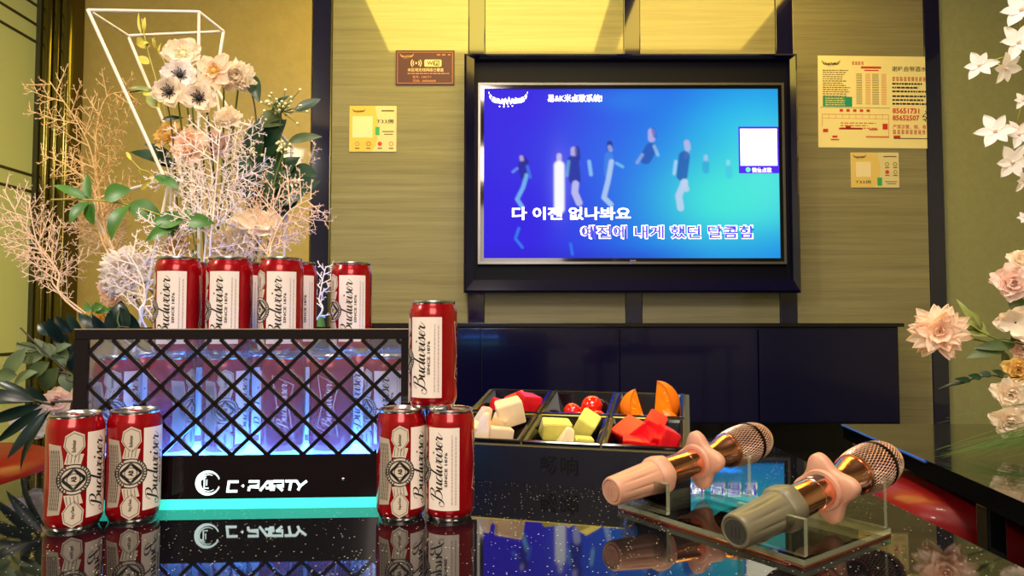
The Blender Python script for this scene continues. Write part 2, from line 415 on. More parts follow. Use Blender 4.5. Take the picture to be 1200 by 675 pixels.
def wings(bm, s, mi=0):
    """winged emblem about 46 wide, y up, centred"""
    for sg in (-1, 1):
        up = spline([(sg * 23, 9), (sg * 19, 3.5), (sg * 12, .5), (sg * 3, -1)], 5); lo = spline([(sg * 23, 9), (sg * 21.5, .5), (sg * 17, -4.5), (sg * 9, -5.5), (sg * 3, -5)], 4)
        for k in range(5):
            f0, f1 = k / 5, (k + .86) / 5
            def pk(q, f): return q[min(int(f * (len(q) - 1)), len(q) - 1)]
            a_, b_, c_, d_ = pk(up, f0), pk(up, f1), pk(lo, f1), pk(lo, f0)
            pts = [a_, b_, c_] if (a_ - d_).length < .01 else [a_, b_, c_, d_]
            poly(bm, [(q.x * s, q.y * s, 0) for q in (pts if sg < 0 else pts[::-1])], mi)
    z = [(-9, -6), (-7, -1), (-5, -7), (-3, 0), (-1, -6), (1, 1), (3, -6), (5, 0), (7, -5), (9, 1), (10, -4)]
    stroke(bm, [(x * s, y * s) for x, y in spline(z, 4)], 1.5 * s, mi)
    for x, y in ((-10, -9), (-5, -9.5), (0, -9), (5, -8.5)): disc(bm, x * s, y * s, .9 * s, 8, mi)
bm = BM(); wings(bm, SP); on_screen(bm, 595.5, 116, .003, e_white, 'wing_emblem')
bm = BM(); rect(bm, 0, 7 * SP, 0, 1.6 * SP); on_screen(bm, 738, 306.4, .0075, mat('grey print', (120, 120, 130), .4), 'maker_mark')
bm = BM(); disc(bm, 0, 0, .9 * SP, 10); on_screen(bm, 738, 309, .012, mat('blue standby light', (60, 60, 255), .3, emit=.8), 'standby_light')

# ================================================================ papers on the wall
YW = D - .02
WP = YW / F
red_ink = mat('red ink', (214, 52, 40), .6); black_ink = mat('black ink', (38, 32, 26), .6); brown_ink = mat('brown ink', (128, 100, 48), .6)
def sheet(name, label, cat, x0, y0, x1, y1, rgb, thick=.002, rot=0):
    p0, p1 = at(x0, y0, YW), at(x1, y1, YW)
    t = empty(name, label, cat, ((p0.x + p1.x) / 2, YW - .0005, (p0.z + p1.z) / 2), rot=(0, rot, 0))
    w, h = p1.x - p0.x, p0.z - p1.z
    bm = BM(); box(bm, -w / 2, w / 2, -thick, 0, -h / 2, h / 2); obj('paper', bm, mat(name + ' stock', rgb, .5), t)
    return t, w / (x1 - x0), (x0 + x1) / 2, (y0 + y1) / 2, thick
def put(S, bm, x, y, m, name, dz=.0006):
    t, k, cx, cy, th = S
    for v_ in bm.verts: v_.co = Vector(((x - cx) * k + v_.co.x, -th - dz, (cy - y) * k + v_.co.y))
    return obj(name, bm, m, t)
def wfit(S, s, w, h, bold=0.):
    k = S[1]; bm = text_bm(s, 12 * k, bold=bold)
    xs_ = [v_.co.x for v_ in bm.verts]; ys_ = [v_.co.y for v_ in bm.verts]
    for v_ in bm.verts:
        v_.co.x = (v_.co.x - min(xs_)) * w * k / (max(xs_) - min(xs_)); v_.co.y = (v_.co.y - min(ys_)) * h * k / (max(ys_) - min(ys_))
    return bm
def pxrects(S, rs):
    """rects in photo pixels relative to (0,0) -> flat bmesh"""
    bm = BM(); k = S[1]
    for x0, y0, x1, y1 in rs: rect(bm, x0 * k, x1 * k, -y1 * k, -y0 * k)
    return bm
def scribble(r, x0, y0, x1, y1, lh, wd, gap=.25):
    """rows of small illegible print as broken bars"""
    out = []; y = y0
    while y < y1:
        x = x0; end = x1 - r.random() * (x1 - x0) * .35
        while x < end:
            w = wd * (.5 + r.random()); out.append((x, y, min(x + w, end), y + lh * .45)); x += w + wd * gap
        y += lh
    return out
r9 = random.Random(3)
S = sheet('notice_poster', 'large yellow paper notice with red phone numbers on the wall right of the television', 'poster', 957.5, 66, 1091, 173.5, (255, 240, 176), rot=.012)
def glyph_row(S, x0, yb, n, w, h, seed):
    """a row of blurred, unreadable characters built from short bars"""
    g = random.Random(seed); out = []
    for k in range(n):
        x = x0 + w * k / n; cw = w / n * .82
        for q in range(4): out.append((x + g.random() * cw * .2, yb - h + q * h * .3, x + cw * (.75 + .25 * g.random()), yb - h + q * h * .3 + h * .14))
        for q in range(2): xx = x + cw * (.2 + .5 * q); out.append((xx, yb - h * (.8 + .2 * g.random()), xx + cw * .13, yb))
    return pxrects(S, out)
bm = BM(); wings(bm, S[1] * .5); put(S, bm, 973, 73, brown_ink, 'wing_emblem')
put(S, pxrects(S, scribble(r9, 963, 81.5, 997, 113, 2.6, 3)), 0, 0, brown_ink, 'small_print')
put(S, pxrects(S, [(963, 114, 998, 126)]), 0, 0, mat('teal print', (34, 160, 128), .6), 'teal_box')
put(S, pxrects(S, scribble(r9, 966, 115.5, 993, 125, 2.6, 3)), 0, 0, mat('pale print', (236, 230, 150), .6), 'small_print', .001)
put(S, glyph_row(S, 998, 75, 4, 15, 4, 1), 0, 0, red_ink, 'heading')
put(S, pxrects(S, [(1009, 77, 1033, 79.5), (1013, 81, 1030, 82.5)]), 0, 0, red_ink, 'small_heading')
rs = [(1003, y, 1010, y + .7) for y in range(86, 123, 2)] + [(1022, y, 1030, y + .7) for y in range(86, 123, 2)]
put(S, pxrects(S, rs), 0, 0, brown_ink, 'price_columns')
rs = [(1014, y, 1020, y + .7) for y in range(86, 123, 2)] + [(1033, y, 1039, y + .7) for y in range(86, 123, 2)]
put(S, pxrects(S, rs), 0, 0, mat('faded red print', (226, 130, 84), .6), 'price_columns')
put(S, pxrects(S, [(960, 126.8, 1043, 127.3)]), 0, 0, brown_ink, 'rule')
put(S, pxrects(S, [(983 + 8 * k, 129, 987 + 8 * k, 132) for k in range(5)]), 0, 0, red_ink, 'map_heading')
rs = [(962, 135, 1041, 135.6), (962, 140, 1041, 140.4), (962, 135, 962.5, 150), (1041, 135, 1041.5, 163), (1014, 161, 1041, 163)] + [(962 + 8 * k, 135, 962.4 + 8 * k, 140) for k in range(10)] + scribble(r9, 984, 145, 1030, 152, 3, 5)
put(S, pxrects(S, rs), 0, 0, MATS['faded red print'], 'floor_map')
rs = [(963, 153, 969, 157), (990, 149, 996, 152), (1034, 146, 1040, 153), (982, 151.5, 1010, 153.5), (1018, 152.5, 1028, 154), (974, 161, 980, 163.5), (972, 165, 982, 166.5)]
put(S, pxrects(S, rs), 0, 0, red_ink, 'map_marks')
put(S, wfit(S, '谢绝自带酒水', 41, 6.2, .008), 1046, 82.5, black_ink, 'heading')
put(S, glyph_row(S, 1046, 94, 9, 41, 4.8, 2), 0, 0, red_ink, 'red_line')
put(S, pxrects(S, scribble(r9, 1046, 96.5, 1092, 107.5, 4.6, 3.2) + scribble(r9, 1046, 111.5, 1092, 123, 4.6, 3.2)), 0, 0, black_ink, 'small_print')
put(S, wfit(S, '85651731', 32, 6.6, .03), 1046, 133.5, red_ink, 'phone_number')
put(S, wfit(S, '85652507', 32, 6.6, .03), 1046, 142, red_ink, 'phone_number')
bm = BM()
for q in ([(0, 0), (2, 4), (5, 5), (3, 8)], [(-1, 2), (3, 1), (6, -2)], [(3, -3), (5, 0), (6, 4), (7, 1)], [(0, -3), (2, -2), (4, -5)]): stroke(bm, [(x * S[1], y * S[1]) for x, y in q], .9 * S[1])
put(S, bm, 1082, 138, black_ink, 'handwritten_mark')
put(S, wfit(S, '严禁涉黄、赌、毒', 40, 5.2, .004), 1046, 152, red_ink, 'red_line')
put(S, glyph_row(S, 1046, 158, 8, 40, 4.8, 3), 0, 0, red_ink, 'red_line')
put(S, pxrects(S, [(1047, 160, 1055, 163)]), 0, 0, red_ink, 'red_mark'); put(S, pxrects(S, [(1047, 163, 1088, 164)]), 0, 0, black_ink, 'rule')

S = sheet('wifi_sign', 'small maroon wifi sign with cream border on the wall left of the television', 'sign', 464, 59.5, 532.5, 100, (84, 34, 46), .006)
cream = mat('cream print', (246, 214, 164), .5); pinkp = mat('pink border print', (206, 132, 104), .5)
put(S, pxrects(S, [(466, 61.3, 530.5, 61.8), (466, 97.8, 530.5, 98.3), (466, 61.8, 466.5, 97.8), (530, 61.8, 530.5, 97.8)]), 0, 0, pinkp, 'border_line')
bm = BM(); wings(bm, S[1] * .36); put(S, bm, 477, 65.6, mat('gold print', (216, 160, 104), .5), 'wing_emblem')
put(S, pxrects(S, [(512, 64, 516, 65.4), (518, 64, 522, 65.4), (525, 64, 528, 65.2)]), 0, 0, pinkp, 'small_print')
bm = BM(); k = S[1]; disc(bm, 0, 0, 1.2 * k, 12)
for rr in (3.6, 5.9):
    for c0 in (0, PI): stroke(bm, circ(0, 0, rr * k, 10, c0 - .75, c0 + .75), 1.1 * k)
put(S, bm, 488, 74.5, cream, 'signal_icon')
bm = BM(); poly(bm, [(x * k, y * k, 0) for x, y in [(-9, -4.2), (9, -4.2), (10, -3.2), (10, 3.2), (9, 4.2), (-9, 4.2), (-10, 3.2), (-10, -3.2)]]); put(S, bm, 507.5, 74.5, cream, 'badge')
put(S, wfit(S, 'Wi', 8, 4.4, .03), 500.5, 76.8, mat('olive print', (92, 84, 30), .5), 'badge_text', .0012)
put(S, pxrects(S, [(508.5, 71.5, 515, 77.5)]), 0, 0, MATS['olive print'], 'badge_box', .0012)
put(S, wfit(S, 'Fi', 4.6, 4.2, .03), 509.6, 76.6, cream, 'badge_text', .0018)
put(S, wfit(S, '本区域无线网络已覆盖', 42, 4.2, .006), 478, 84.5, cream, 'sign_text')
put(S, pxrects(S, scribble(random.Random(5), 478, 86.2, 540, 87, 2.6, 3)), 0, 0, pinkp, 'small_print')
put(S, wfit(S, '账号:  CMCTV', 22, 3.2, .01), 484, 92.5, pinkp, 'sign_text')
put(S, wfit(S, '密码:  88888888', 27, 3.2, .01), 484, 97, pinkp, 'sign_text')

def card(x0, y0, x1, y1, label, yellow, pale, wide):
    S = sheet('room_card', label, 'card', x0, y0, x1, y1, pale, .004); k = S[1]; W, H = x1 - x0, y1 - y0
    cx = x0 + W * (.62 if wide else .6)
    # yellow left field with a curved right edge
    bm = BM(); pts = [(x0, y0), (x0 + W * .55, y0)] + [(x0 + W * .53 + W * .08 * math.sin(PI * q / 8), y0 + H * q / 8) for q in range(1, 8)] + [(x0 + W * .47, y1), (x0, y1)]
    poly(bm, [(x * k, -y * k, 0) for x, y in pts][::-1]); put(S, bm, 0, 0, yellow, 'yellow_field')
    bm = BM(); wings(bm, k * .35); put(S, bm, x0 + W * (.18 if wide else .2), y0 + H * .1, brown_ink, 'wing_emblem', .001)
    q = (x0 + W * .1, y0 + H * .26, x0 + W * .41, y0 + H * .7) if wide else (x0 + 3.5, y0 + 12, x0 + 27, y0 + 37)
    put(S, pxrects(S, [q]), 0, 0, mat('pale square print', (250, 232, 190), .5), 'blank_square', .001)
    if wide: put(S, wfit(S, 'T33房', W * .33, H * .1, .005), x0 + W * .08, y0 + H * .9, black_ink, 'room_number', .001)
    else: put(S, wfit(S, 'T33房', 20, 5, .005), x0 + 31.5, y0 + 20.5, black_ink, 'room_number', .001)
    gr = mat('green print', (58, 178, 104), .5)
    if wide: put(S, pxrects(S, [(x0 + W * .54, y0 + H * .72, x0 + W * .64, y0 + H * .96)]), 0, 0, gr, 'green_mark', .001)
    else: put(S, pxrects(S, [(x0 + 30, y0 + 24.5, x0 + 35, y0 + 34)]), 0, 0, gr, 'green_mark', .001)
    put(S, pxrects(S, [(x0 + W * .68, y0 + H * .09, x0 + W * .95, y0 + H * .12), (x0 + W * .7, y0 + H * (.55 if not wide else .83), x0 + W * .95, y0 + H * (.57 if not wide else .85)), (x0 + W * .74, y0 + H * (.61 if not wide else .89), x0 + W * .93, y0 + H * (.63 if not wide else .91))]), 0, 0, brown_ink, 'small_print', .001)
    spots = [(.75, .33), (.92, .33), (.75, .56), (.92, .56)] if wide else [(.17, .83), (.41, .83), (.65, .83), (.89, .83)]
    cols = [(176, 160, 80), (196, 90, 60), (222, 50, 42), (214, 140, 110)]
    if wide: cols = [(160, 160, 90), (150, 150, 90), (222, 60, 60), (170, 160, 100)]
    for (fx, fy), c in zip(spots, cols):
        bm = BM(); rr = (2.6 if not wide else 2.4) * k
        if c[0] > 215: disc(bm, 0, 0, rr, 14)
        else: stroke(bm, circ(0, 0, rr * .85, 14), rr * .4, closed=True)
        put(S, bm, x0 + W * fx, y0 + H * fy, mat('icon print %d %d' % c[:2], c, .5), 'icon', .001)
    put(S, pxrects(S, [(x0 + W * fx - 2.6, y0 + H * fy + H * .085, x0 + W * fx + 2.6, y0 + H * fy + H * .11) for fx, fy in spots]), 0, 0, brown_ink, 'small_print', .0012)
card(410, 124.5, 464.5, 178, 'square yellow and cream room card on the linen wall below the maroon sign', mat('card yellow', (242, 200, 92), .5), (232, 218, 168), False)
card(996.5, 179, 1053.5, 220, 'small yellow and pale green room card below the large yellow notice', mat('card tan', (236, 206, 124), .5), (216, 218, 164), True)

# ================================================================ television console, tables, seats
t = empty('television_console', 'long low glossy dark navy console under the wall television', 'console', (at(722, 440, 3.35).x, 3.45, 0))
bm = BM(); xl = at(388, 440, 3.35).x - t.location.x; xr = at(1055, 440, 3.35).x - t.location.x
zt, zb = at(1040, 383, 3.35).z, at(1040, 497, 3.35).z
box(bm, xl + .05, xr - .005, -.1, .12, zb, zt, bev=.003); obj('body', bm, navy_gloss, t)
bm = BM(); box(bm, xl + .03, xr + .015, -.12, .125, zt, zt + .018, bev=.002); obj('top', bm, mat('black console top', (20, 19, 26), .15, coat=.4), t)
for k in range(4):
    a = xl + .06 + (xr - xl - .08) * k / 4; b = xl + .06 + (xr - xl - .08) * (k + 1) / 4 - .006
    bm = BM(); box(bm, a, b, -.116, -.101, zb + .012, zt - .008, bev=.002); obj('door', bm, navy_gloss, t)
bm = BM(); box(bm, xl + .2, xr - .2, -.02, .1, 0, zb); obj('plinth', bm, black_gloss, t)

def granite():
    m = bpy.data.materials.new('black galaxy granite'); m.use_nodes = True; nt = m.node_tree; p = nt.nodes['Principled BSDF']; L = nt.links.new
    tc = nt.nodes.new('ShaderNodeTexCoord'); vo = nt.nodes.new('ShaderNodeTexVoronoi'); vo.inputs['Scale'].default_value = 260; vo.inputs['Randomness'].default_value = 1
    L(tc.outputs['Object'], vo.inputs['Vector'])
    sp = nt.nodes.new('ShaderNodeMath'); sp.operation = 'LESS_THAN'; sp.inputs[1].default_value = .17; L(vo.outputs['Distance'], sp.inputs[0])
    sx = nt.nodes.new('ShaderNodeSeparateColor'); L(vo.outputs['Color'], sx.inputs['Color'])
    pick = nt.nodes.new('ShaderNodeMath'); pick.operation = 'GREATER_THAN'; pick.inputs[1].default_value = .74; L(sx.outputs['Red'], pick.inputs[0])
    mu = nt.nodes.new('ShaderNodeMath'); mu.operation = 'MULTIPLY'; L(sp.outputs[0], mu.inputs[0]); L(pick.outputs[0], mu.inputs[1])
    mx = nt.nodes.new('ShaderNodeMix'); mx.data_type = 'RGBA'; mx.inputs['A'].default_value = (.004, .004, .006, 1); mx.inputs['B'].default_value = (.62, .56, .44, 1)
    L(mu.outputs[0], mx.inputs['Factor']); L(mx.outputs['Result'], p.inputs['Base Color'])
    p.inputs['Roughness'].default_value = .035; p.inputs['IOR'].default_value = 1.6; p.inputs['Specular IOR Level'].default_value = .7
    return m
gran = granite()
TXR, TXL, TY0, TY1 = on(1150, 640).x, -.66, .22, on(895, 513).y
t = empty('karaoke_table', 'black speckled polished granite table in the foreground', 'table', (-.1, .7, 0))
bm = BM(); box(bm, TXL + .1, TXR + .1, TY0 - .7, TY1 - .7, TT - .04, TT, bev=.003); obj('table_top', bm, gran, t)
bm = BM(); box(bm, TXL + .25, TXR - .05, TY0 - .55, TY1 - .85, 0, TT - .041, bev=.004); obj('base', bm, black_gloss, t)

c1, c2 = on(988, 497), on(1200, 589)
dd = (c2 - c1).normalized(); q = c1 + dd * 1.0
t = empty('side_table', 'black glass topped side table carrying the right flower arrangement', 'table', (1.1, 1.0, 0))
ctr = t.location
bm = BM(); prism(bm, [(p_.x - ctr.x, p_.y - ctr.y) for p_ in (q, Vector((1.75, q.y, 0)), Vector((1.75, c1.y, 0)), c1)], TT - .028, TT)
obj('table_top', bm, mat('black glass top', (8, 9, 12), .05, coat=.6), t)
edge = mat('bluish glass edge', (40, 96, 190), .15, coat=.5)
bm = BM(); pe = c1 + dd * .35; nrm = Vector((dd.y, -dd.x, 0)) * -1
tube(bm, [Vector((c1.x, c1.y, TT - .002)) - ctr - Vector((.002, 0, 0)), Vector((pe.x, pe.y, TT - .002)) - ctr - Vector((.002, 0, 0))], .0025, 6); obj('edge_strip', bm, edge, t)
for fx, fy in ((.66, .88), (.70, 1.3), (1.7, .6), (1.7, 1.3)):
    xx = fx - ctr.x; yy = fy - ctr.y
    if fx == .66: pq = c1 + dd * ((c1.y - .9) / -dd.y); xx = pq.x + .016 - ctr.x; yy = .9 - ctr.y
    bm = BM(); box(bm, xx - .012, xx + .012, yy - .012, yy + .012, 0, TT - .029, bev=.002); obj('leg', bm, black_gloss, t)
pq = c1 + dd * ((c1.y - .86) / -dd.y)
bm = BM(); box(bm, pq.x + .05 - ctr.x, 1.7 - ctr.x, .83 - ctr.y, .86 - ctr.y, TT - .10, TT - .03, bev=.002); obj('apron', bm, black_gloss, t)

red_leather = mat('glossy red leather', (112, 8, 14), .4, coat=.12, spec=.25, bump=(14, .25, .01))
def round_stool(x, y, r, zt, label):
    t = empty('round_stool', label, 'stool', (x, y, 0))
    bm = BM(); lathe(bm, [(r * .6, zt - .1), (r - .012, zt - .1), (r, zt - .085), (r, zt - .03), (r - .01, zt - .01), (r - .035, zt), (r * .5, zt + .003), (.01, zt + .003)], 40); obj('seat_cushion', bm, red_leather, t, smooth=50)
    bm = BM(); lathe(bm, [(r * .5, .0), (r * .55, .012), (.03, .03), (.025, zt - .11), (r * .5, zt - .101)], 24); obj('pedestal', bm, black_gloss, t, smooth=40)
round_stool(.715, 1.09, .145, .40, 'glossy red leather stool under the edge of the black side table')
round_stool(-1.06, 1.28, .19, .405, 'red leather stool at the left edge beyond the granite table')
# ================================================================ beer cans
CR, CH = .0265, .1165
can_red = mat('candy red can lacquer', (158, 4, 18), .2, metal=.35, coat=.5)
silver = mat('brushed aluminium', (206, 204, 200), .24, metal=1.)
label_white = mat('off white can label', (236, 222, 212), .38)
crest_grey = mat('grey beige can print', (176, 160, 142), .38)
label_ink = mat('black label ink', (20, 16, 18), .5)
faint_ink = mat('faint grey label ink', (186, 172, 164), .5)
thin_white = mat('thin white can print', (232, 214, 206), .4)

def wrap(src, name, m, parent, eps, ang=0., slices=0):
    """flat bmesh (x = arc in metres, y = height) bent round the can; angle 0 faces -Y"""
    if slices:
        xs_ = [v.co.x for v in src.verts]; a, b = min(xs_), max(xs_)
        for k in range(1, slices):
            g = list(src.verts) + list(src.edges) + list(src.faces)
            bmesh.ops.bisect_plane(src, geom=g, plane_co=(a + (b - a) * k / slices, 0, 0), plane_no=(1, 0, 0))
    R = CR + eps
    for v in src.verts:
        t = v.co.x / CR + ang; z = v.co.y; v.co = Vector((R * math.sin(t), -R * math.cos(t), z))
    bmesh.ops.recalc_face_normals(src, faces=src.faces)
    for f in src.faces:
        if f.normal.dot(Vector((f.calc_center_median().x, f.calc_center_median().y, 0))) < 0: f.normal_flip()
    return obj(name, src, m, parent, smooth=True)
SCRIPT = {
 'B': ([[(.78, 2.0), (.66, 1.3), (.5, .45), (.3, -.1), (-.05, -.3), (-.38, -.1), (-.4, .3), (-.1, .5), (.15, .3)],
        [(.1, 1.35), (.2, 1.8), (.7, 2.12), (1.3, 2.12), (1.55, 1.8), (1.35, 1.35), (.8, 1.1)], [(.8, 1.1), (1.35, 1.05), (1.6, .62), (1.4, .18), (.95, -.02), (.55, .1), (.4, .35)]], 1.75),
 'u': ([[(-.1, .25), (.22, 1.0), (.2, .4), (.32, .02), (.62, .2), (.9, 1.0)], [(.9, 1.0), (.84, .35), (.98, .0), (1.2, .25)]], 1.15),
 'd': ([[(.85, .8), (.55, 1.0), (.2, .7), (.12, .2), (.38, .0), (.75, .35), (.95, .9)], [(1.22, 2.15), (1.02, 1.1), (.93, .3), (1.05, .0), (1.28, .25)]], 1.22),
 'w': ([[(-.1, .25), (.22, 1.0), (.18, .35), (.34, .0), (.6, .25), (.78, .95)], [(.78, .95), (.74, .3), (.92, .0), (1.2, .3), (1.34, .95), (1.3, 1.05), (1.5, .9)]], 1.4),
 'e': ([[(-.1, .3), (.35, .5), (.6, .82), (.45, 1.02), (.2, .8), (.14, .3), (.38, .0), (.75, .25)]], .72),
 'i': ([[(-.05, .25), (.24, 1.0), (.2, .35), (.34, .0), (.62, .25)]], .58),
 's': ([[(-.05, .2), (.34, 1.12), (.46, .8), (.56, .3), (.35, .0), (.08, .12)], [(.45, .06), (.78, .3)]], .74),
 'r': ([[(-.05, .25), (.26, 1.1), (.32, .9), (.62, .92), (.54, .4), (.66, .0), (1.0, .3), (1.25, .7)]], 1.0)}
def script_bm(height):
    """cursive beer name along +x, total width normalised to `height`; returned rotated to read upward"""
    bm = BM(); x = 0
    for ch in 'Budweiser':
        strokes_, adv = SCRIPT[ch]
        for s_ in strokes_:
            p = [(q[0] + x + q[1] * .22, q[1]) for q in s_]
            stroke(bm, spline([(a, b, 0) for a, b in p], 6), 0, cal=(.07, .27))
        if ch == 'i': disc(bm, x + .3 + .36, 1.5, .14, 10)
        x += adv
    xs_ = [v.co.x for v in bm.verts]; a = min(xs_); k = height / (max(xs_) - a)
    for v in bm.verts:
        X, Y = (v.co.x - a) * k, v.co.y * k; v.co = Vector((-Y, X, 0))
    return bm
def upright_text(s, height, bold=.02):
    """text that reads upward, `height` long, baseline at x = 0, letters grow to -x"""
    bm = text_bm(s, .01, bold=bold); xs_ = [v.co.x for v in bm.verts]; k = height / (max(xs_) - min(xs_)); a = min(xs_)
    for v in bm.verts:
        X, Y = (v.co.x - a) * k, v.co.y * k; v.co = Vector((-Y, X, 0))
    return bm
DEG = PI / 180 * CR
def make_can():
    t = empty('beer_can', '', 'beer can')
    bm = BM(); lathe(bm, [(.018, .0045), (.0205, .0012), (.0222, .0), (.0232, .0016), (.0238, .004)], 40); obj('base_rim', bm, silver, t, smooth=50)
    bm = BM(); lathe(bm, [(.0238, .004), (.0252, .0062), (.0262, .0095), (CR, .0125), (CR, .1005), (.0263, .1035), (.0257, .1064), (.0247, .1092), (.0238, .1118), (.0235, .113)], 48, caps=False); obj('body', bm, can_red, t, smooth=True)
    bm = BM(); lathe(bm, [(.0233, .1122), (.0242, .1136), (.0246, .1150), (.0243, .1163), (.0236, CH), (.0226, .1160), (.0220, .1138), (.0214, .1124), (.0202, .1128), (.006, .1130), (.001, .1130)], 40, caps=False); lid = obj('lid', bm, silver, t, smooth=50)
    bm = BM(); pts = circ(0, .004, .0062, 20, ry=.0095); prism(bm, pts, .1134, .1144)
    lathe(bm, [(.0022, .1132), (.0022, .1150)], 12); tab = obj('pull_tab', bm, mat('red anodised tab', (206, 20, 20), .25, metal=.7), lid)
    tab.location = (0, -.003, 0)
    # white panel with the cursive name, reads upward
    p0, p1 = 25 * DEG, 103 * DEG
    bm = BM(); rect(bm, p0, p1, .0125, .0985); pan = wrap(bm, 'label_panel', label_white, t, .00012, slices=14)
    bm = script_bm(.077)
    xs_ = [v.co.x for v in bm.verts]; wd = max(xs_) - min(xs_)
    for v in bm.verts: v.co.x = p0 + .0025 + (v.co.x - min(xs_)) * (.0178 / wd); v.co.y += .0165
    wrap(bm, 'script_name', label_ink, pan, .0003)
    bm = upright_text('SINCE 1876', .036, .03)
    for v in bm.verts: v.co.x = v.co.x * .55 + p0 + .0232; v.co.y += .037
    wrap(bm, 'since_line', label_ink, pan, .0003)
    bm = BM(); rr = random.Random(2)
    for xx in (.0275, .0315):
        y = .0185
        while y < .09:
            h = .001 + rr.random() * .003; rect(bm, p0 + xx, p0 + xx + .0013, y, min(y + h, .091)); y += h + .0007
    wrap(bm, 'fine_print', faint_ink, pan, .0003)
    # crest: ribbon, two shields and the round medallion
    bm = BM(); k = CR
    L_ = spline([(-.0262, .0165, 0), (-.0243, .035, 0), (-.0238, .0525, 0), (-.0243, .070, 0), (-.0262, .0885, 0)], 5)
    R_ = spline([(-.0120, .0185, 0), (-.0095, .034, 0), (-.0085, .0525, 0), (-.0095, .071, 0), (-.0120, .0865, 0)], 5)
    for a, b, c, d in zip(L_, R_, R_[1:], L_[1:]): poly(bm, [a, b, c, d])
    crest = wrap(bm, 'crest_ribbon', crest_grey, t, .00012, slices=4)
    shield = [(-.0095, 0), (-.008, .0105), (-.0005, .0155), (.0085, .011), (.0095, -.001), (.0015, -.0125), (-.004, -.0085)]
    pale = mat('pale crest print', (206, 192, 174), .38)
    bm = BM(); poly(bm, [(x, .0855 + y, 0) for x, y in shield][::-1]); wrap(bm, 'crest_shield', pale, t, .0002, slices=5)
    bm = BM(); poly(bm, [(x, .0200 - y, 0) for x, y in shield]); wrap(bm, 'crest_shield', pale, t, .0002, slices=5)
    bm = BM(); poly(bm, [(-.0085, .068, 0), (.006, .067, 0), (.0085, .077, 0), (-.006, .079, 0)]); wrap(bm, 'crest_fold', pale, t, .00016, slices=5)
    bm = BM(); poly(bm, [(-.0085, .037, 0), (.006, .038, 0), (.0085, .028, 0), (-.006, .026, 0)]); wrap(bm, 'crest_fold', pale, t, .00016, slices=5)
    bm = BM(); disc(bm, 0, .0525, .0155, 32); med = wrap(bm, 'crest_medallion', pale, t, .0003, slices=7)
    bm = BM(); n_ = 28
    for r, w in ((.0150, .0010), (.0116, .0013)): stroke(bm, circ(0, .0525, r, 30), w, closed=True)
    for q in range(30):
        a = 2 * PI * q / 30
        if abs(math.sin(a)) < .93: stroke(bm, [(.0125 * math.cos(a), .0525 + .0125 * math.sin(a)), (.0145 * math.cos(a + .06), .0525 + .0145 * math.sin(a + .06))], .0012)
    for rx, ry in ((.0098, .0108), (.0084, .0094)): stroke(bm, [(0, .0525 + ry), (-rx, .0525 + .001), (-rx, .0525 - .001), (0, .0525 - ry), (rx, .0525 - .001), (rx, .0525 + .001)], .0016, closed=True)
    stroke(bm, circ(0, .0525, .0058, 20), .0007, closed=True)
    wrap(bm, 'medallion_print', label_ink, med, .00045, slices=18)
    bm = upright_text('AB', .0062, .05)
    for v in bm.verts: v.co.x = v.co.x * 1.3 + .0022; v.co.y += .0494
    wrap(bm, 'monogram', label_ink, med, .0004)
    bm = BM()
    for sh in ([(x * .86, .0855 + y * .86) for x, y in shield], [(x * .86, .0200 - y * .86) for x, y in shield]):
        b2 = BM(); stroke(b2, sh, .0006, closed=True); wrap(b2, 'shield_outline', mat('grey crest ink', (92, 80, 70), .5), crest, .0003, slices=14)
    for y0, sg in ((.068, 1), (.037, -1)):
        bm = BM()
        for q in range(4): stroke(bm, [(-.006 + q * .0032, y0 + sg * .001), (-.005 + q * .0032, y0 + sg * .0095)], .0006)
        wrap(bm, 'fold_lines', MATS['grey crest ink'], crest, .0003, slices=14)
    bm = BM()
    for q in range(6):
        o_ = .002 + q * .0019
        pp = [(a.x + o_, a.y) for a in L_ if .021 < a.y < .084]
        for s_ in range(0, len(pp) - 1, 1): stroke(bm, [pp[s_], (pp[s_][0] * .12 + pp[s_ + 1][0] * .88, pp[s_][1] * .12 + pp[s_ + 1][1] * .88)], .0007)
    wrap(bm, 'ribbon_print', label_ink, crest, .0003)
    for s_, y0, hh in (('Budweiser', .0795, .0125), ('King of Beers', .0135, .0125)):
        bm = upright_text(s_, hh, .02); ww = max(v.co.x for v in bm.verts) - min(v.co.x for v in bm.verts)
        for v in bm.verts: v.co.x = v.co.x * 1.7 + .0012; v.co.y += y0
        wrap(bm, 'shield_print', label_ink, crest, .0003)
    # outlined bow tie with the name inside on the far side
    c = 170 * DEG
    bow = [(-.011, .090), (.011, .090), (.0085, .062), (.011, .026), (-.011, .026), (-.0085, .054)]
    bow = [(-.0125, .094), (.0125, .082), (.0065, .0575), (.0125, .021), (-.0125, .033), (-.0065, .0575)]
    bm = BM(); stroke(bm, [(c + x, y) for x, y in bow], .0008, closed=True)
    bt = wrap(bm, 'bow_tie_outline', thin_white, t, .00012, slices=6)
    bm = script_bm(.058); xs_ = [v.co.x for v in bm.verts]; wd = max(xs_) - min(xs_)
    for v in bm.verts: v.co.x = c - .007 + (v.co.x - min(xs_)) * (.0135 / wd); v.co.y += .0285
    wrap(bm, 'bow_tie_script', thin_white, bt, .0002)
    return t
can0 = make_can(); can_used = [False]
def can(x, y, z, apparent, label, group=None):
    """apparent: where the crest points as seen from the camera (degrees, 0 = at the camera, + = to the right)"""
    rz = math.radians(apparent) + math.atan2(-x, y)
    if not can_used[0]:
        can_used[0] = True; o = can0; o.location = (x, y, z); o.rotation_euler = (0, 0, rz)
    else: o = dup(can0, (x, y, z), (0, 0, rz))
    o['label'] = label; o['group'] = group or 'red beer cans'
    return o
a_ = on(86, 616); b_ = on(155.5, 606.5)
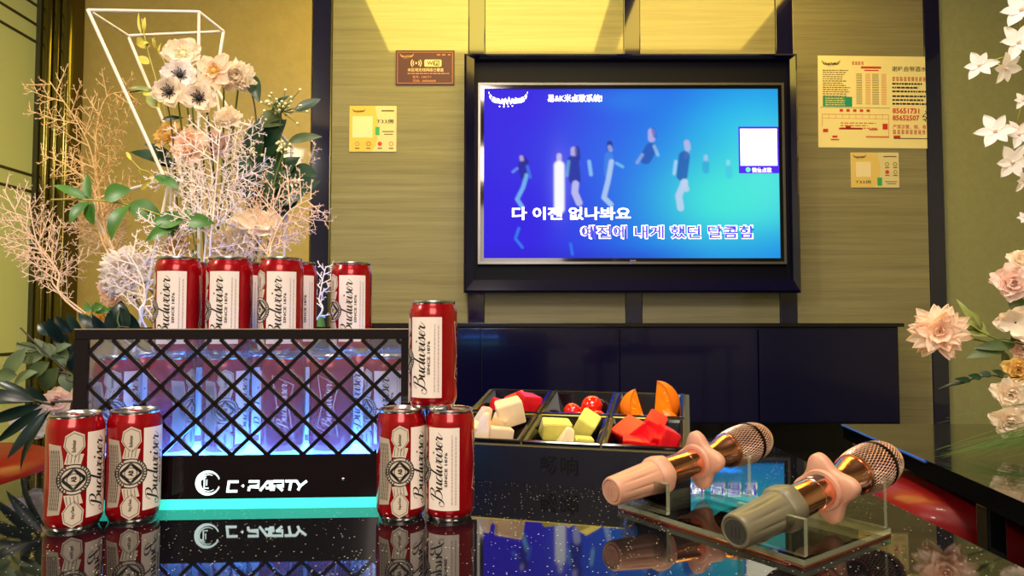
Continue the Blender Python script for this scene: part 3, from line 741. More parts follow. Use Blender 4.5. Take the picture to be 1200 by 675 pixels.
can(a_.x, a_.y, TT, -2, 'red beer can at the far left of the granite table, crest to the front', 'cans standing on the table')
can(b_.x, b_.y, TT, -6, 'red beer can touching the right side of the leftmost table can', 'cans standing on the table')
l_ = on(471.5, 604); r_ = on(527, 604.5)
if (l_ - r_).length < .0532: l_.x = r_.x - .0532
can(l_.x, l_.y, TT, -3, 'lower left red beer can of the three can pyramid, grey crest to the front', 'cans standing on the table')
can(r_.x, r_.y, TT, -81, 'lower right red beer can of the three can pyramid beside the fruit tray', 'cans standing on the table')
T_ = at(507, 474, .757)
can(T_.x, .757, TT + CH + .0003, -82, 'red beer can balanced on top of the two table cans', 'cans standing on the table')

# ================================================================ the lit crate
f0, f1 = on(190, 597.5), on(445, 594)
cd = (f1 - f0).normalized(); cn = Vector((-cd.y, cd.x, 0))                # along the front, and towards the back
def hit(px):   # point of the front line at photo column px
    r = ray(px, 500); d2 = Vector((r.x, r.y, 0)); den = d2.x * cd.y - d2.y * cd.x
    s = (f0.x * cd.y - f0.y * cd.x) / den; return d2 * s
cl, cr_ = hit(84), hit(484)
CW = (cr_ - cl).length; CDp = .205; CHt = .2015
crate = empty('can_crate', 'lit black lattice can crate full of red beer cans on the granite table', 'crate', (cl.x, cl.y, TT), rot=(0, 0, math.atan2(cd.y, cd.x)))
smoke = mat('black mirror metal', (22, 13, 18), .12, metal=.3, coat=.4)
lat_z0, lat_z1, st_z = .0595, .190, .0113
bx0, bx1 = .0155, CW - .014
bm = BM(); TH = .004
box(bm, 0, CW, 0, TH, lat_z1, CHt, bev=.0006); box(bm, 0, bx0, 0, TH, lat_z0, lat_z1); box(bm, bx1, CW, 0, TH, lat_z0, lat_z1)
box(bm, 0, CW, 0, TH, st_z, lat_z0)
front = obj('front_panel', bm, smoke, crate)
bm = BM(); P_ = .0398; S_ = .0388; bw = .0042
u_off = .0006
def seg(bm, u0, z0, u1, z1):
    d = Vector((u1 - u0, z1 - z0)); L = d.length; d.normalize(); nrm = Vector((-d.y, d.x)) * bw / 2
    q = [(u0 + nrm.x, z0 + nrm.y), (u0 - nrm.x, z0 - nrm.y), (u1 - nrm.x, z1 - nrm.y), (u1 + nrm.x, z1 + nrm.y)]
    a = [bm.verts.new((x, .0006, z)) for x, z in q]; b = [bm.verts.new((x, TH - .0006, z)) for x, z in q]
    bm.faces.new(a); bm.faces.new(b[::-1])
    for k in range(4): bm.faces.new((a[k], b[k], b[(k + 1) % 4], a[(k + 1) % 4]))
sl = S_ / P_
k0 = (hit(229) - cl).length
for sg in (1, -1):
    for k in range(-14, 16):
        u0 = k0 + k * P_; z0 = lat_z0; z1 = lat_z1; u1 = u0 + sg * (z1 - z0) / sl
        if min(u0, u1) > bx1 or max(u0, u1) < bx0: continue
        def clip(ua, za, ub, zb):
            if ua < bx0: za += (bx0 - ua) / (ub - ua) * (zb - za); ua = bx0
            elif ua > bx1: za += (bx1 - ua) / (ub - ua) * (zb - za); ua = bx1
            return ua, za
        A = clip(u0, z0, u1, z1); B = clip(u1, z1, u0, z0)
        if abs(A[0] - B[0]) > .003: seg(bm, A[0], A[1], B[0], B[1])
obj('lattice', bm, smoke, crate)
clear = bpy.data.materials.new('hazy clear acrylic'); clear.use_nodes = True; nt = clear.node_tree; nt.nodes.clear()
out = nt.nodes.new('ShaderNodeOutputMaterial'); tr = nt.nodes.new('ShaderNodeBsdfTransparent'); gl = nt.nodes.new('ShaderNodeBsdfGlossy'); df = nt.nodes.new('ShaderNodeBsdfTranslucent'); m1 = nt.nodes.new('ShaderNodeMixShader'); m2 = nt.nodes.new('ShaderNodeMixShader')
tr.inputs[0].default_value = (.94, .96, 1, 1); gl.inputs['Roughness'].default_value = .06; df.inputs[0].default_value = (.8, .82, .9, 1)
m1.inputs[0].default_value = .07; m2.inputs[0].default_value = .05
nt.links.new(tr.outputs[0], m1.inputs[1]); nt.links.new(gl.outputs[0], m1.inputs[2]); nt.links.new(m1.outputs[0], m2.inputs[1]); nt.links.new(df.outputs[0], m2.inputs[2]); nt.links.new(m2.outputs[0], out.inputs[0])
bm = BM(); box(bm, .004, CW - .004, TH + .001, TH + .003, .05, .194); obj('acrylic_pane', bm, clear, crate)
for nm, x0, x1, y0, y1 in (('side_pane', .001, .003, .008, CDp - .004), ('side_pane', CW - .003, CW - .001, .008, CDp - .004), ('back_pane', .004, CW - .004, CDp - .003, CDp - .001)):
    bm = BM(); box(bm, x0, x1, y0, y1, .02, .195); obj(nm, bm, clear, crate)
bm = BM(); box(bm, 0, .006, TH, CDp, .194, CHt); box(bm, CW - .006, CW, TH, CDp, .194, CHt); box(bm, .006, CW - .006, CDp - .006, CDp, .194, CHt); obj('top_rail', bm, smoke, crate)
bm = BM(); box(bm, 0, CW, -.0003, .0012, CHt - .0002, CHt + .0008); obj('edge_trim', bm, mat('pale brass edge', (214, 196, 160), .3, metal=.6), crate)
bm = BM(); box(bm, .004, CW - .004, .008, CDp - .005, .1697, .171); obj('shelf', bm, clear, crate)
led = mat('cyan white light panel', (60, 140, 255), .5, emit=20)
bm = BM(); box(bm, .004, CW - .004, TH + .004, CDp - .005, .047, .0525); obj('light_floor', bm, led, crate)
bm = BM(); box(bm, .006, CW - .006, TH + .006, CDp - .008, .013, .046); obj('light_box', bm, mat('black plastic', (16, 16, 18), .4), crate)
strip_m = mat('turquoise light strip', (64, 240, 216), .4, emit=.95)
bm = BM(); box(bm, -.0005, CW + .0005, -.0006, CDp, .0, st_z); obj('light_strip', bm, strip_m, crate)
# logo
logo_m = mat('white light logo', (226, 255, 255), .4, emit=1.3)
def on_front(bm, px, py, name, m=logo_m, dy=.0006):
    h0 = hit(px); u0 = (h0 - cl).length; z0 = CAMZ - TT - (py - 372) / F * h0.y
    for v in bm.verts: v.co = Vector((u0 + v.co.x, -dy, z0 + v.co.y))
    return obj(name, bm, m, crate)
pk = .766 / F
def poly_strokes(ch):
    return {'C': [[(1, 1), (.1, 1), (.1, 0), (1, 0)]], 'P': [[(.12, 0), (.12, .45)], [(0, 1), (.95, 1), (.95, .45), (.12, .45)]], 'A': [[(.0, 0), (.62, 1), (.9, 1), (1.05, 0)], [(.5, .3), (.98, .3)]],
            'R': [[(.12, 0), (.12, .62)], [(0, 1), (.95, 1), (.95, .5), (.35, .5)], [(.45, .5), (1.0, 0)]], 'T': [[(0, 1), (1.1, 1)], [(.55, 1), (.5, 0)]], 'Y': [[(0, 1), (.45, .45)], [(1.1, 1), (.45, .45), (.3, 0)]]}[ch]
bm = BM(); x = 0; lh = 11 * pk
for ch, adv in (('C', 19), ('.', 5), ('P', 14.5), ('A', 14), ('R', 14), ('T', 13), ('Y', 12)):
    if ch == '.':
        stroke(bm, [(x - 2 * pk, lh * .55), (x + 1.5 * pk, lh * .55)], 1.3 * pk); stroke(bm, [(x, lh * .38), (x, lh * .72)], 1.3 * pk)
    else:
        w_ = 12.5 * pk if ch != 'Y' else 11 * pk
        for s_ in poly_strokes(ch): stroke(bm, [(x + a * w_ + b * lh * .12, b * lh) for a, b in s_], 3.1 * pk)
    x += adv * pk
on_front(bm, 267, 573, 'logo_text')
bm = BM()
def crescent(r0, c0, r1, c1, a0, a1, n=40):
    for k in range(n):
        t0, t1 = a0 + (a1 - a0) * k / n, a0 + (a1 - a0) * (k + 1) / n
        poly(bm, [(c1 + r1 * math.cos(t0), r1 * math.sin(t0), 0), (c0 + r0 * math.cos(t0), r0 * math.sin(t0), 0), (c0 + r0 * math.cos(t1), r0 * math.sin(t1), 0), (c1 + r1 * math.cos(t1), r1 * math.sin(t1), 0)])
crescent(14.5 * pk, 0, 11.6 * pk, 1.6 * pk, .35, 2 * PI - .35)
crescent(10.2 * pk, .4 * pk, 9.2 * pk, 1.2 * pk, 1.1, 2 * PI - .9, 30)
stroke(bm, [(-4 * pk, 5 * pk), (-4 * pk, -6 * pk), (1 * pk, -6 * pk)], 1.6 * pk); stroke(bm, [(-7 * pk, 4 * pk), (-2 * pk, 7 * pk)], 1.4 * pk); stroke(bm, [(-1.2 * pk, 4 * pk), (-1.2 * pk, -3 * pk)], 1.1 * pk)
on_front(bm, 245, 563.5, 'logo_emblem')
bm = BM(); lathe(bm, [(.0017, 0), (.0017, .001), (.0008, .0018)], 14)
for v in bm.verts: v.co = Vector((v.co.x, v.co.z, 0)) if False else Vector((v.co.x, v.co.y, v.co.z))
for v in bm.verts: v.co = Vector((v.co.x, v.co.y, 0)) + Vector((0, 0, v.co.z))
h0 = hit(403); o = obj('screw', bm, silver, crate); o.location = ((h0 - cl).length, 0, CAMZ - TT - (559 - 372) / F * h0.y); o.rotation_euler = (PI / 2, 0, 0)
# cans inside the crate: front and back row, two layers
def crate_can(px, row, layer, app, label, group):
    v = (.057, .127)[row]; r = ray(px, 420); base = cl + cn * v; den = r.x * cd.y - r.y * cd.x
    s = (base.x * cd.y - base.y * cd.x) / den
    can(r.x * s, r.y * s, TT + (.0527, .1713)[layer], app, label, group)
G1, G2 = 'upper layer of beer cans in the lit crate', 'lower layer of beer cans in the lit crate'
crate_can(207, 0, 1, -83, 'leftmost red beer can of the upper layer in the lit crate', G1)
crate_can(267.5, 0, 1, -80, 'second red beer can from the left in the upper front row of the lit crate', G1)
crate_can(328, 0, 1, -62, 'third red beer can from the left in the upper front row of the lit crate', G1)
crate_can(411, 1, 1, -61, 'red beer can standing alone at the right end of the upper crate layer', G1)
crate_can(346, 1, 1, -47, 'upper red beer can half hidden behind the third front can in the lit crate', G1)
crate_can(283, 1, 1, -60, 'upper beer can showing as a sliver between second and third front cans in crate', G1)
crate_can(219, 1, 1, -70, 'upper beer can showing as a sliver between first and second front cans in crate', G1)
nm = ('first', 'second', 'third', 'fourth', 'fifth', 'sixth')
for k, (px, app) in enumerate(((138, -10), (202, 55), (265, 0), (332, 190), (389, 180), (452, -55))):
    crate_can(px, 0, 0, app, '%s red beer can from the left in the lower front row behind the lattice' % nm[k], G2)
for k, (px, app) in enumerate(((170, -40), (234, -90), (298, -30), (361, -80), (421, -60))):
    crate_can(px, 1, 0, app, '%s red beer can from the left in the lower back row behind the lattice' % nm[k], G2)

# ================================================================ the fruit tray
TK = 1.04
pl = Vector((-.0949, .893, 0)) * TK; pr = Vector((.2108, .8148, 0)) * TK
TW = (pr - pl).length; ang = math.atan2(pr.y - pl.y, pr.x - pl.x)
TD, TH0, TH1 = .236 * TK, .0465, .093
tray = empty('fruit_tray', 'black sloping six compartment fruit tray on the granite table', 'tray', (pl.x, pl.y, TT), rot=(0, 0, ang))
tray_m = mat('satin black tray plastic', (13, 14, 29), .42); cup_m = mat('glossy black compartment', (12, 12, 18), .1, coat=.4)
slope = math.atan2(TH1 - TH0, TD)
def topz(y): return TH0 + (TH1 - TH0) * y / TD
cols = [(.010, .1075), (.116, .213), (.2215, TW - .010)]; rows = [(.012, .1165), (.127, .235)]
bm = BM()
xs_ = [0] + [q for c in cols for q in c] + [TW]; ys_ = [0] + [q for c in rows for q in c] + [TD]
g = {}
def gv(i, j, dz=0):
    key = (i, j, dz)
    if key not in g: g[key] = bm.verts.new((xs_[i], ys_[j], topz(ys_[j]) + dz))
    return g[key]
for i in range(len(xs_) - 1):
    for j in range(len(ys_) - 1):
        if i % 2 == 1 and j % 2 == 1: continue
        bm.faces.new((gv(i, j), gv(i + 1, j), gv(i + 1, j + 1), gv(i, j + 1)))
b4 = [bm.verts.new(p) for p in ((0, 0, 0), (TW, 0, 0), (TW, TD, 0), (0, TD, 0))]
bm.faces.new(b4[::-1])
nx, ny = len(xs_) - 1, len(ys_) - 1
bm.faces.new([b4[0], b4[1]] + [gv(i, 0) for i in range(nx, -1, -1)]); bm.faces.new([b4[2], b4[3]] + [gv(i, ny) for i in range(0, nx + 1)])
bm.faces.new([b4[1], b4[2]] + [gv(nx, j) for j in range(ny, -1, -1)]); bm.faces.new([b4[3], b4[0]] + [gv(0, j) for j in range(0, ny + 1)])
bmesh.ops.recalc_face_normals(bm, faces=bm.faces)
obj('body', bm, tray_m, tray)
CUPD = .034
for c in cols:
    for r in rows:
        bm = BM(); (x0, x1), (y0, y1) = c, r
        def ringv(ix, dz): return [bm.verts.new((x, y, topz(y) + dz)) for x, y in ((x0 + ix, y0 + ix), (x1 - ix, y0 + ix), (x1 - ix, y1 - ix), (x0 + ix, y1 - ix))]
        L = [ringv(-.003, .0005), ringv(-.003, .003), ringv(-.001, .0042), ringv(.003, .0036), ringv(.004, .0), ringv(.010, -CUPD)]
        for a, b in zip(L, L[1:]):
            for k in range(4): bm.faces.new((a[k], a[(k + 1) % 4], b[(k + 1) % 4], b[k]))
        bm.faces.new(L[-1]); obj('compartment', bm, cup_m, tray)
bm = text_bm('畅响', .026, bold=.01); w_ = max(v.co.x for v in bm.verts)
for v in bm.verts: v.co = Vector((TW * .5 - w_ / 2 + v.co.x, -.0006, .0145 + v.co.y))
obj('front_lettering', bm, mat('black lettering', (3, 3, 6), .8, spec=.25), tray)

melon_red = mat('watermelon flesh', (224, 28, 38), .3, sss=.2, var=(60, (200, 16, 28))); white_flesh = mat('pale pear flesh', (244, 222, 180), .45, sss=.2, var=(50, (236, 206, 156)))
guava_m = mat('pale green melon flesh', (222, 214, 112), .45, sss=.2, var=(60, (204, 200, 96))); guava_core = mat('cream melon flesh', (240, 222, 176), .45, sss=.2)
tomato_m = mat('cherry tomato skin', (220, 34, 16), .12, coat=.6); orange_peel = mat('orange peel', (240, 116, 8), .38, bump=(300, .3, .001)); orange_flesh = mat('orange flesh', (252, 160, 30), .3, sss=.2, var=(90, (244, 132, 8)))
tray_M = Matrix.Translation(tray.location) @ Matrix.Rotation(ang, 4, 'Z')
def chunk(kind, label, cat, c, r, fx, fy, h, size, rot, m, group, cut=.22, seed=0, taper=1.):
    """a hand cut piece of fruit resting in compartment column c, row r at fraction fx, fy"""
    rr = random.Random(seed * 31 + 5); (x0, x1), (y0, y1) = cols[c], rows[r]
    x = x0 + .008 + (x1 - x0 - .016) * fx; y = y0 + .008 + (y1 - y0 - .016) * fy
    p = tray_M @ Vector((x, y, topz(y) - CUPD + h))
    bm = BM(); sx, sy, sz = [q * 1.13 for q in size]
    vs = []
    for k in (-1, 1):
        for i in (-1, 1):
            for j in (-1, 1):
                tp = taper if k > 0 else 1
                vs.append(bm.verts.new((i * sx * tp * (1 - cut * rr.random()), j * sy * tp * (1 - cut * rr.random()), k * sz * (1 - cut * rr.random()))))
    bmesh.ops.convex_hull(bm, input=bm.verts)
    bmesh.ops.bevel(bm, geom=list(bm.edges), offset=min(size) * .09, segments=2, affect='EDGES')
    o = obj(kind, bm, m, None, loc=p, label=label, cat=cat, group=group); o.rotation_euler = rot
    return o
R_ = random.Random(11)
WG, PG, GG, TG, OG = 'watermelon pieces in the tray', 'pale pear pieces in the tray', 'green melon pieces in the tray', 'cherry tomatoes in the tray', 'orange pieces in the tray'
def wm(*a, **k): chunk('watermelon_piece', *a, m=melon_red, group=WG, **k)
wm('red watermelon piece at the left of the back left compartment', 'fruit', 0, 1, .28, .42, .026, (.014, .02, .011), (.2, .3, .5), seed=1)
wm('red watermelon piece in the middle of the back left compartment', 'fruit', 0, 1, .58, .5, .03, (.016, .02, .012), (.3, -.3, .1), seed=2)
wm('large red watermelon piece at the right of the back left compartment', 'fruit', 0, 1, .8, .4, .034, (.015, .018, .0165), (.1, .1, .35), seed=3)
wm('red watermelon piece leaning at the left of the front right compartment', 'fruit', 2, 0, .25, .6, .03, (.017, .02, .014), (.2, -.55, .3), seed=4)
wm('flat red watermelon block in front in the front right compartment', 'fruit', 2, 0, .42, .3, .024, (.021, .013, .012), (.25, .1, -.1), seed=5)
wm('upright red watermelon wedge at the back of the front right compartment', 'fruit', 2, 0, .6, .68, .036, (.013, .02, .017), (.3, .5, -.2), seed=6)
wm('small red watermelon piece in the middle of the front right compartment', 'fruit', 2, 0, .62, .4, .028, (.012, .015, .013), (.5, .4, .3), seed=7)
wm('red watermelon block standing at the right of the front right compartment', 'fruit', 2, 0, .84, .35, .03, (.012, .016, .0175), (.1, .35, .1), seed=8)
def pp(*a, **k): chunk('pear_piece', *a, m=white_flesh, group=PG, **k)
pp('pale pear piece at the back left of the front left compartment', 'fruit', 0, 0, .22, .75, .036, (.012, .015, .02), (.2, .3, .4), seed=11, taper=.5)
pp('pointed white pear wedge at the left front of the front left compartment', 'fruit', 0, 0, .38, .3, .036, (.016, .012, .026), (.1, .25, -.3), seed=12, taper=.25)
pp('pale pear piece at the left edge of the front left compartment', 'fruit', 0, 0, .12, .35, .028, (.012, .014, .016), (.3, .2, .5), seed=13)
pp('big pale pear piece on top at the right of the front left compartment', 'fruit', 0, 0, .74, .66, .052, (.019, .014, .017), (.25, -.2, .2), seed=14)
pp('pale pear block in front at the right of the front left compartment', 'fruit', 0, 0, .68, .3, .027, (.016, .012, .014), (.1, .1, .15), seed=15)
pp('small pale pear piece in the middle of the front left compartment', 'fruit', 0, 0, .52, .62, .034, (.01, .012, .016), (.3, .4, 0), seed=16)
def gg(*a, m=guava_m, **k): chunk('melon_piece', *a, m=m, group=GG, **k)
gg('large yellow green melon piece at the left of the front middle compartment', 'fruit', 1, 0, .28, .55, .034, (.019, .013, .0125), (.3, .1, .15), seed=21)
gg('cream coloured melon wedge in the middle of the front middle compartment', 'fruit', 1, 0, .52, .32, .028, (.014, .012, .0165), (.2, .3, .1), seed=22, taper=.35, m=guava_core)
gg('yellow green melon wedge at the back right of the front middle compartment', 'fruit', 1, 0, .78, .68, .036, (.013, .015, .016), (.4, .5, -.2), seed=23)
gg('yellow green melon block at the right front of the front middle compartment', 'fruit', 1, 0, .8, .3, .022, (.012, .012, .011), (.1, .1, .1), seed=24)
gg('low yellow green melon piece at the left front of the front middle compartment', 'fruit', 1, 0, .22, .2, .016, (.012, .01, .007), (.1, 0, .2), seed=25)
gg('thin yellow green melon slice in front in the front middle compartment', 'fruit', 1, 0, .38, .16, .013, (.008, .008, .005), (.1, .2, .4), seed=26)
def tomato(fx, fy, h, r, label):
    (x0, x1), (y0, y1) = cols[1], rows[1]; x = x0 + .008 + (x1 - x0 - .016) * fx; y = y0 + .008 + (y1 - y0 - .016) * fy
    p = tray_M @ Vector((x, y, topz(y) - CUPD + h))
    bm = BM(); lathe(bm, [(.0005, -.98 * r), (.35 * r, -.93 * r), (.7 * r, -.7 * r), (.95 * r, -.3 * r), (r, .05 * r), (.9 * r, .5 * r), (.62 * r, .84 * r), (.3 * r, .97 * r), (.1 * r, .93 * r), (.0005, .88 * r)], 24)
    o = obj('cherry_tomato', bm, tomato_m, None, loc=p, smooth=True, label=label, cat='tomato', group=TG); o.rotation_euler = (R_.random(), R_.random(), R_.random())
for a in ((.16, .25, .016, .0125, 'cherry tomato at the left front of the back middle compartment'), (.34, .5, .022, .0135, 'cherry tomato at the back left of the back middle compartment'), (.52, .28, .017, .012, 'cherry tomato in the middle front of the back middle compartment'), (.72, .5, .031, .0165, 'largest cherry tomato on top at the right of the back middle compartment'), (.86, .28, .018, .014, 'cherry tomato at the right front of the back middle compartment'), (.56, .62, .016, .0125, 'cherry tomato behind the others in the back middle compartment')): tomato(*a)
def orange_wedge(fx, fy, h, r, half, rot, label):
    (x0, x1), (y0, y1) = cols[2], rows[1]; x = x0 + .008 + (x1 - x0 - .016) * fx; y = y0 + .008 + (y1 - y0 - .016) * fy
    p = tray_M @ Vector((x, y, topz(y) - CUPD + h))
    t = empty('orange_wedge', label, 'fruit', p, OG, rot)
    def arcs(rad, a, n=14, m_=6):
        return [[(rad * math.cos(al) * math.cos(be), rad * math.cos(al) * math.sin(be), rad * math.sin(al)) for be in [-a + 2 * a * j / m_ for j in range(m_ + 1)]] for al in [-PI / 2 + PI * i / n for i in range(n + 1)]]
    bm = BM(); O = [[bm.verts.new(q) for q in row] for row in arcs(r, half)]; I = [[bm.verts.new(q) for q in row] for row in arcs(r * .9, half)]
    for i in range(len(O) - 1):
        for j in range(6):
            bm.faces.new((O[i][j], O[i][j + 1], O[i + 1][j + 1], O[i + 1][j])); bm.faces.new((I[i][j], I[i + 1][j], I[i + 1][j + 1], I[i][j + 1]))
        bm.faces.new((O[i][0], O[i + 1][0], I[i + 1][0], I[i][0])); bm.faces.new((O[i][6], I[i][6], I[i + 1][6], O[i + 1][6]))
    bmesh.ops.remove_doubles(bm, verts=bm.verts, dist=1e-6); obj('peel', bm, orange_peel, t, smooth=50)
    bm = BM(); A = arcs(r * .895, half * .995)
    for s_ in (0, 6):
        ring = [bm.verts.new(row[s_]) for row in A]; f = bm.faces.new(ring if s_ else ring[::-1])
    bmesh.ops.remove_doubles(bm, verts=bm.verts, dist=1e-6); obj('flesh', bm, orange_flesh, t)
    bm = BM()
    for s_ in (-1, 1):
        n_ = Vector((math.sin(half) * -s_, math.cos(half) * s_, 0)) * .0004
        for al in (-.9, -.45, 0, .45, .9):
            d = Vector((math.cos(al) * math.cos(half), math.cos(al) * math.sin(half) * s_, math.sin(al))) * r * .86; w = Vector((-math.sin(al) * math.cos(half), -math.sin(al) * math.sin(half) * s_, math.cos(al))) * .0005
            q = Vector((r * .06, 0, 0)); poly(bm, [q - w + n_, d - w + n_, d + w + n_, q + w + n_])
    obj('membrane', bm, mat('pale orange membrane', (255, 214, 120), .4), t)
orange_wedge(.36, .5, .028, .034, .55, (.05, .3, PI + .35), 'orange wedge leaning at the left of the back right compartment')
orange_wedge(.6, .55, .036, .037, .55, (.1, .12, -.5), 'tall orange wedge standing at the right of the back right compartment')
orange_wedge(.3, .25, .018, .02, .6, (1.2, .3, .6), 'small orange piece lying at the left front of the back right compartment')
orange_wedge(.78, .3, .018, .022, .6, (.5, .2, -.9), 'small orange piece lying at the right front of the back right compartment')
# ================================================================ microphones and their acrylic stand
sL, sF, sR_ = on(724, 597), on(943, 667), on(1041, 627)
su = (sF - sL); SW = su.length; su.normalize(); sv = Vector((-su.y, su.x, 0))
if sv.dot(sR_ - sF) < 0: sv = -sv
SD = (sR_ - sF).dot(sv)
stand = empty('microphone_stand', 'clear acrylic stand holding the two copper microphones on the granite table', 'stand', (sL.x, sL.y, TT), rot=(0, 0, math.atan2(su.y, su.x)))
acr = bpy.data.materials.new('clear acrylic'); acr.use_nodes = True; nt = acr.node_tree; nt.nodes.clear()
out = nt.nodes.new('ShaderNodeOutputMaterial'); tr = nt.nodes.new('ShaderNodeBsdfTransparent'); gl = nt.nodes.new('ShaderNodeBsdfGlossy'); fr = nt.nodes.new('ShaderNodeFresnel'); mx = nt.nodes.new('ShaderNodeMixShader')
tr.inputs[0].default_value = (.95, .97, .95, 1); gl.inputs['Roughness'].default_value = .02; fr.inputs['IOR'].default_value = 1.49
nt.links.new(fr.outputs[0], mx.inputs[0]); nt.links.new(tr.outputs[0], mx.inputs[1]); nt.links.new(gl.outputs[0], mx.inputs[2]); nt.links.new(mx.outputs[0], out.inputs[0])
acr_edge = mat('polished acrylic edge', (206, 214, 176), .1, coat=1.0)
nt = acr_edge.node_tree; tr = nt.nodes.new('ShaderNodeBsdfTransparent'); tr.inputs[0].default_value = (.86, .93, .84, 1); mx = nt.nodes.new('ShaderNodeMixShader'); mx.inputs[0].default_value = .68
nt.links.new(nt.nodes['Principled BSDF'].outputs[0], mx.inputs[1]); nt.links.new(tr.outputs[0], mx.inputs[2]); nt.links.new(mx.outputs[0], nt.nodes['Material Output'].inputs[0])
def edge_faces(bm, thick):
    bm.normal_update()
    for f in bm.faces:
        es = sorted(e.calc_length() for e in f.edges)
        f.material_index = 1 if (es[0] if len(es) == 4 else 1) < thick * 1.3 else 0
base_m = mat('brown mirror acrylic', (190, 116, 88), .05, metal=.85, coat=.4)
bm = BM(); box(bm, 0, SW, 0, SD, 0, .0025, bev=.0004); obj('mirror_base', bm, base_m, stand)
bm = BM(); box(bm, 0, SW, 0, SD, .0027, .0075); edge_faces(bm, .0048); obj('base_plate', bm, [acr, acr_edge], stand)
MU = (.034, SW - .036)
def cradle(u, v, h, r, name):
    """upright acrylic plate with a half round notch"""
    w = .034; pts = [(-w, 0), (w, 0), (w, h), (r, h)] + [(r * math.cos(a), h - r * math.sin(a)) for a in [PI * k / 12 for k in range(1, 12)]] + [(-r, h), (-w, h)]
    bm = BM(); prism(bm, pts, -.0028, .0028)
    for q in bm.verts: q.co = Vector((u + q.co.x, v - q.co.z, .0087 + q.co.y))
    bmesh.ops.recalc_face_normals(bm, faces=bm.faces)
    for f in bm.faces: f.material_index = 1 if len(f.verts) == 4 else 0
    obj(name, bm, [acr, acr_edge], stand)
for u in MU:
    cradle(u, .006, .032, .0165, 'front_plate'); cradle(u, SD - .006, .052, .0175, 'rear_plate')

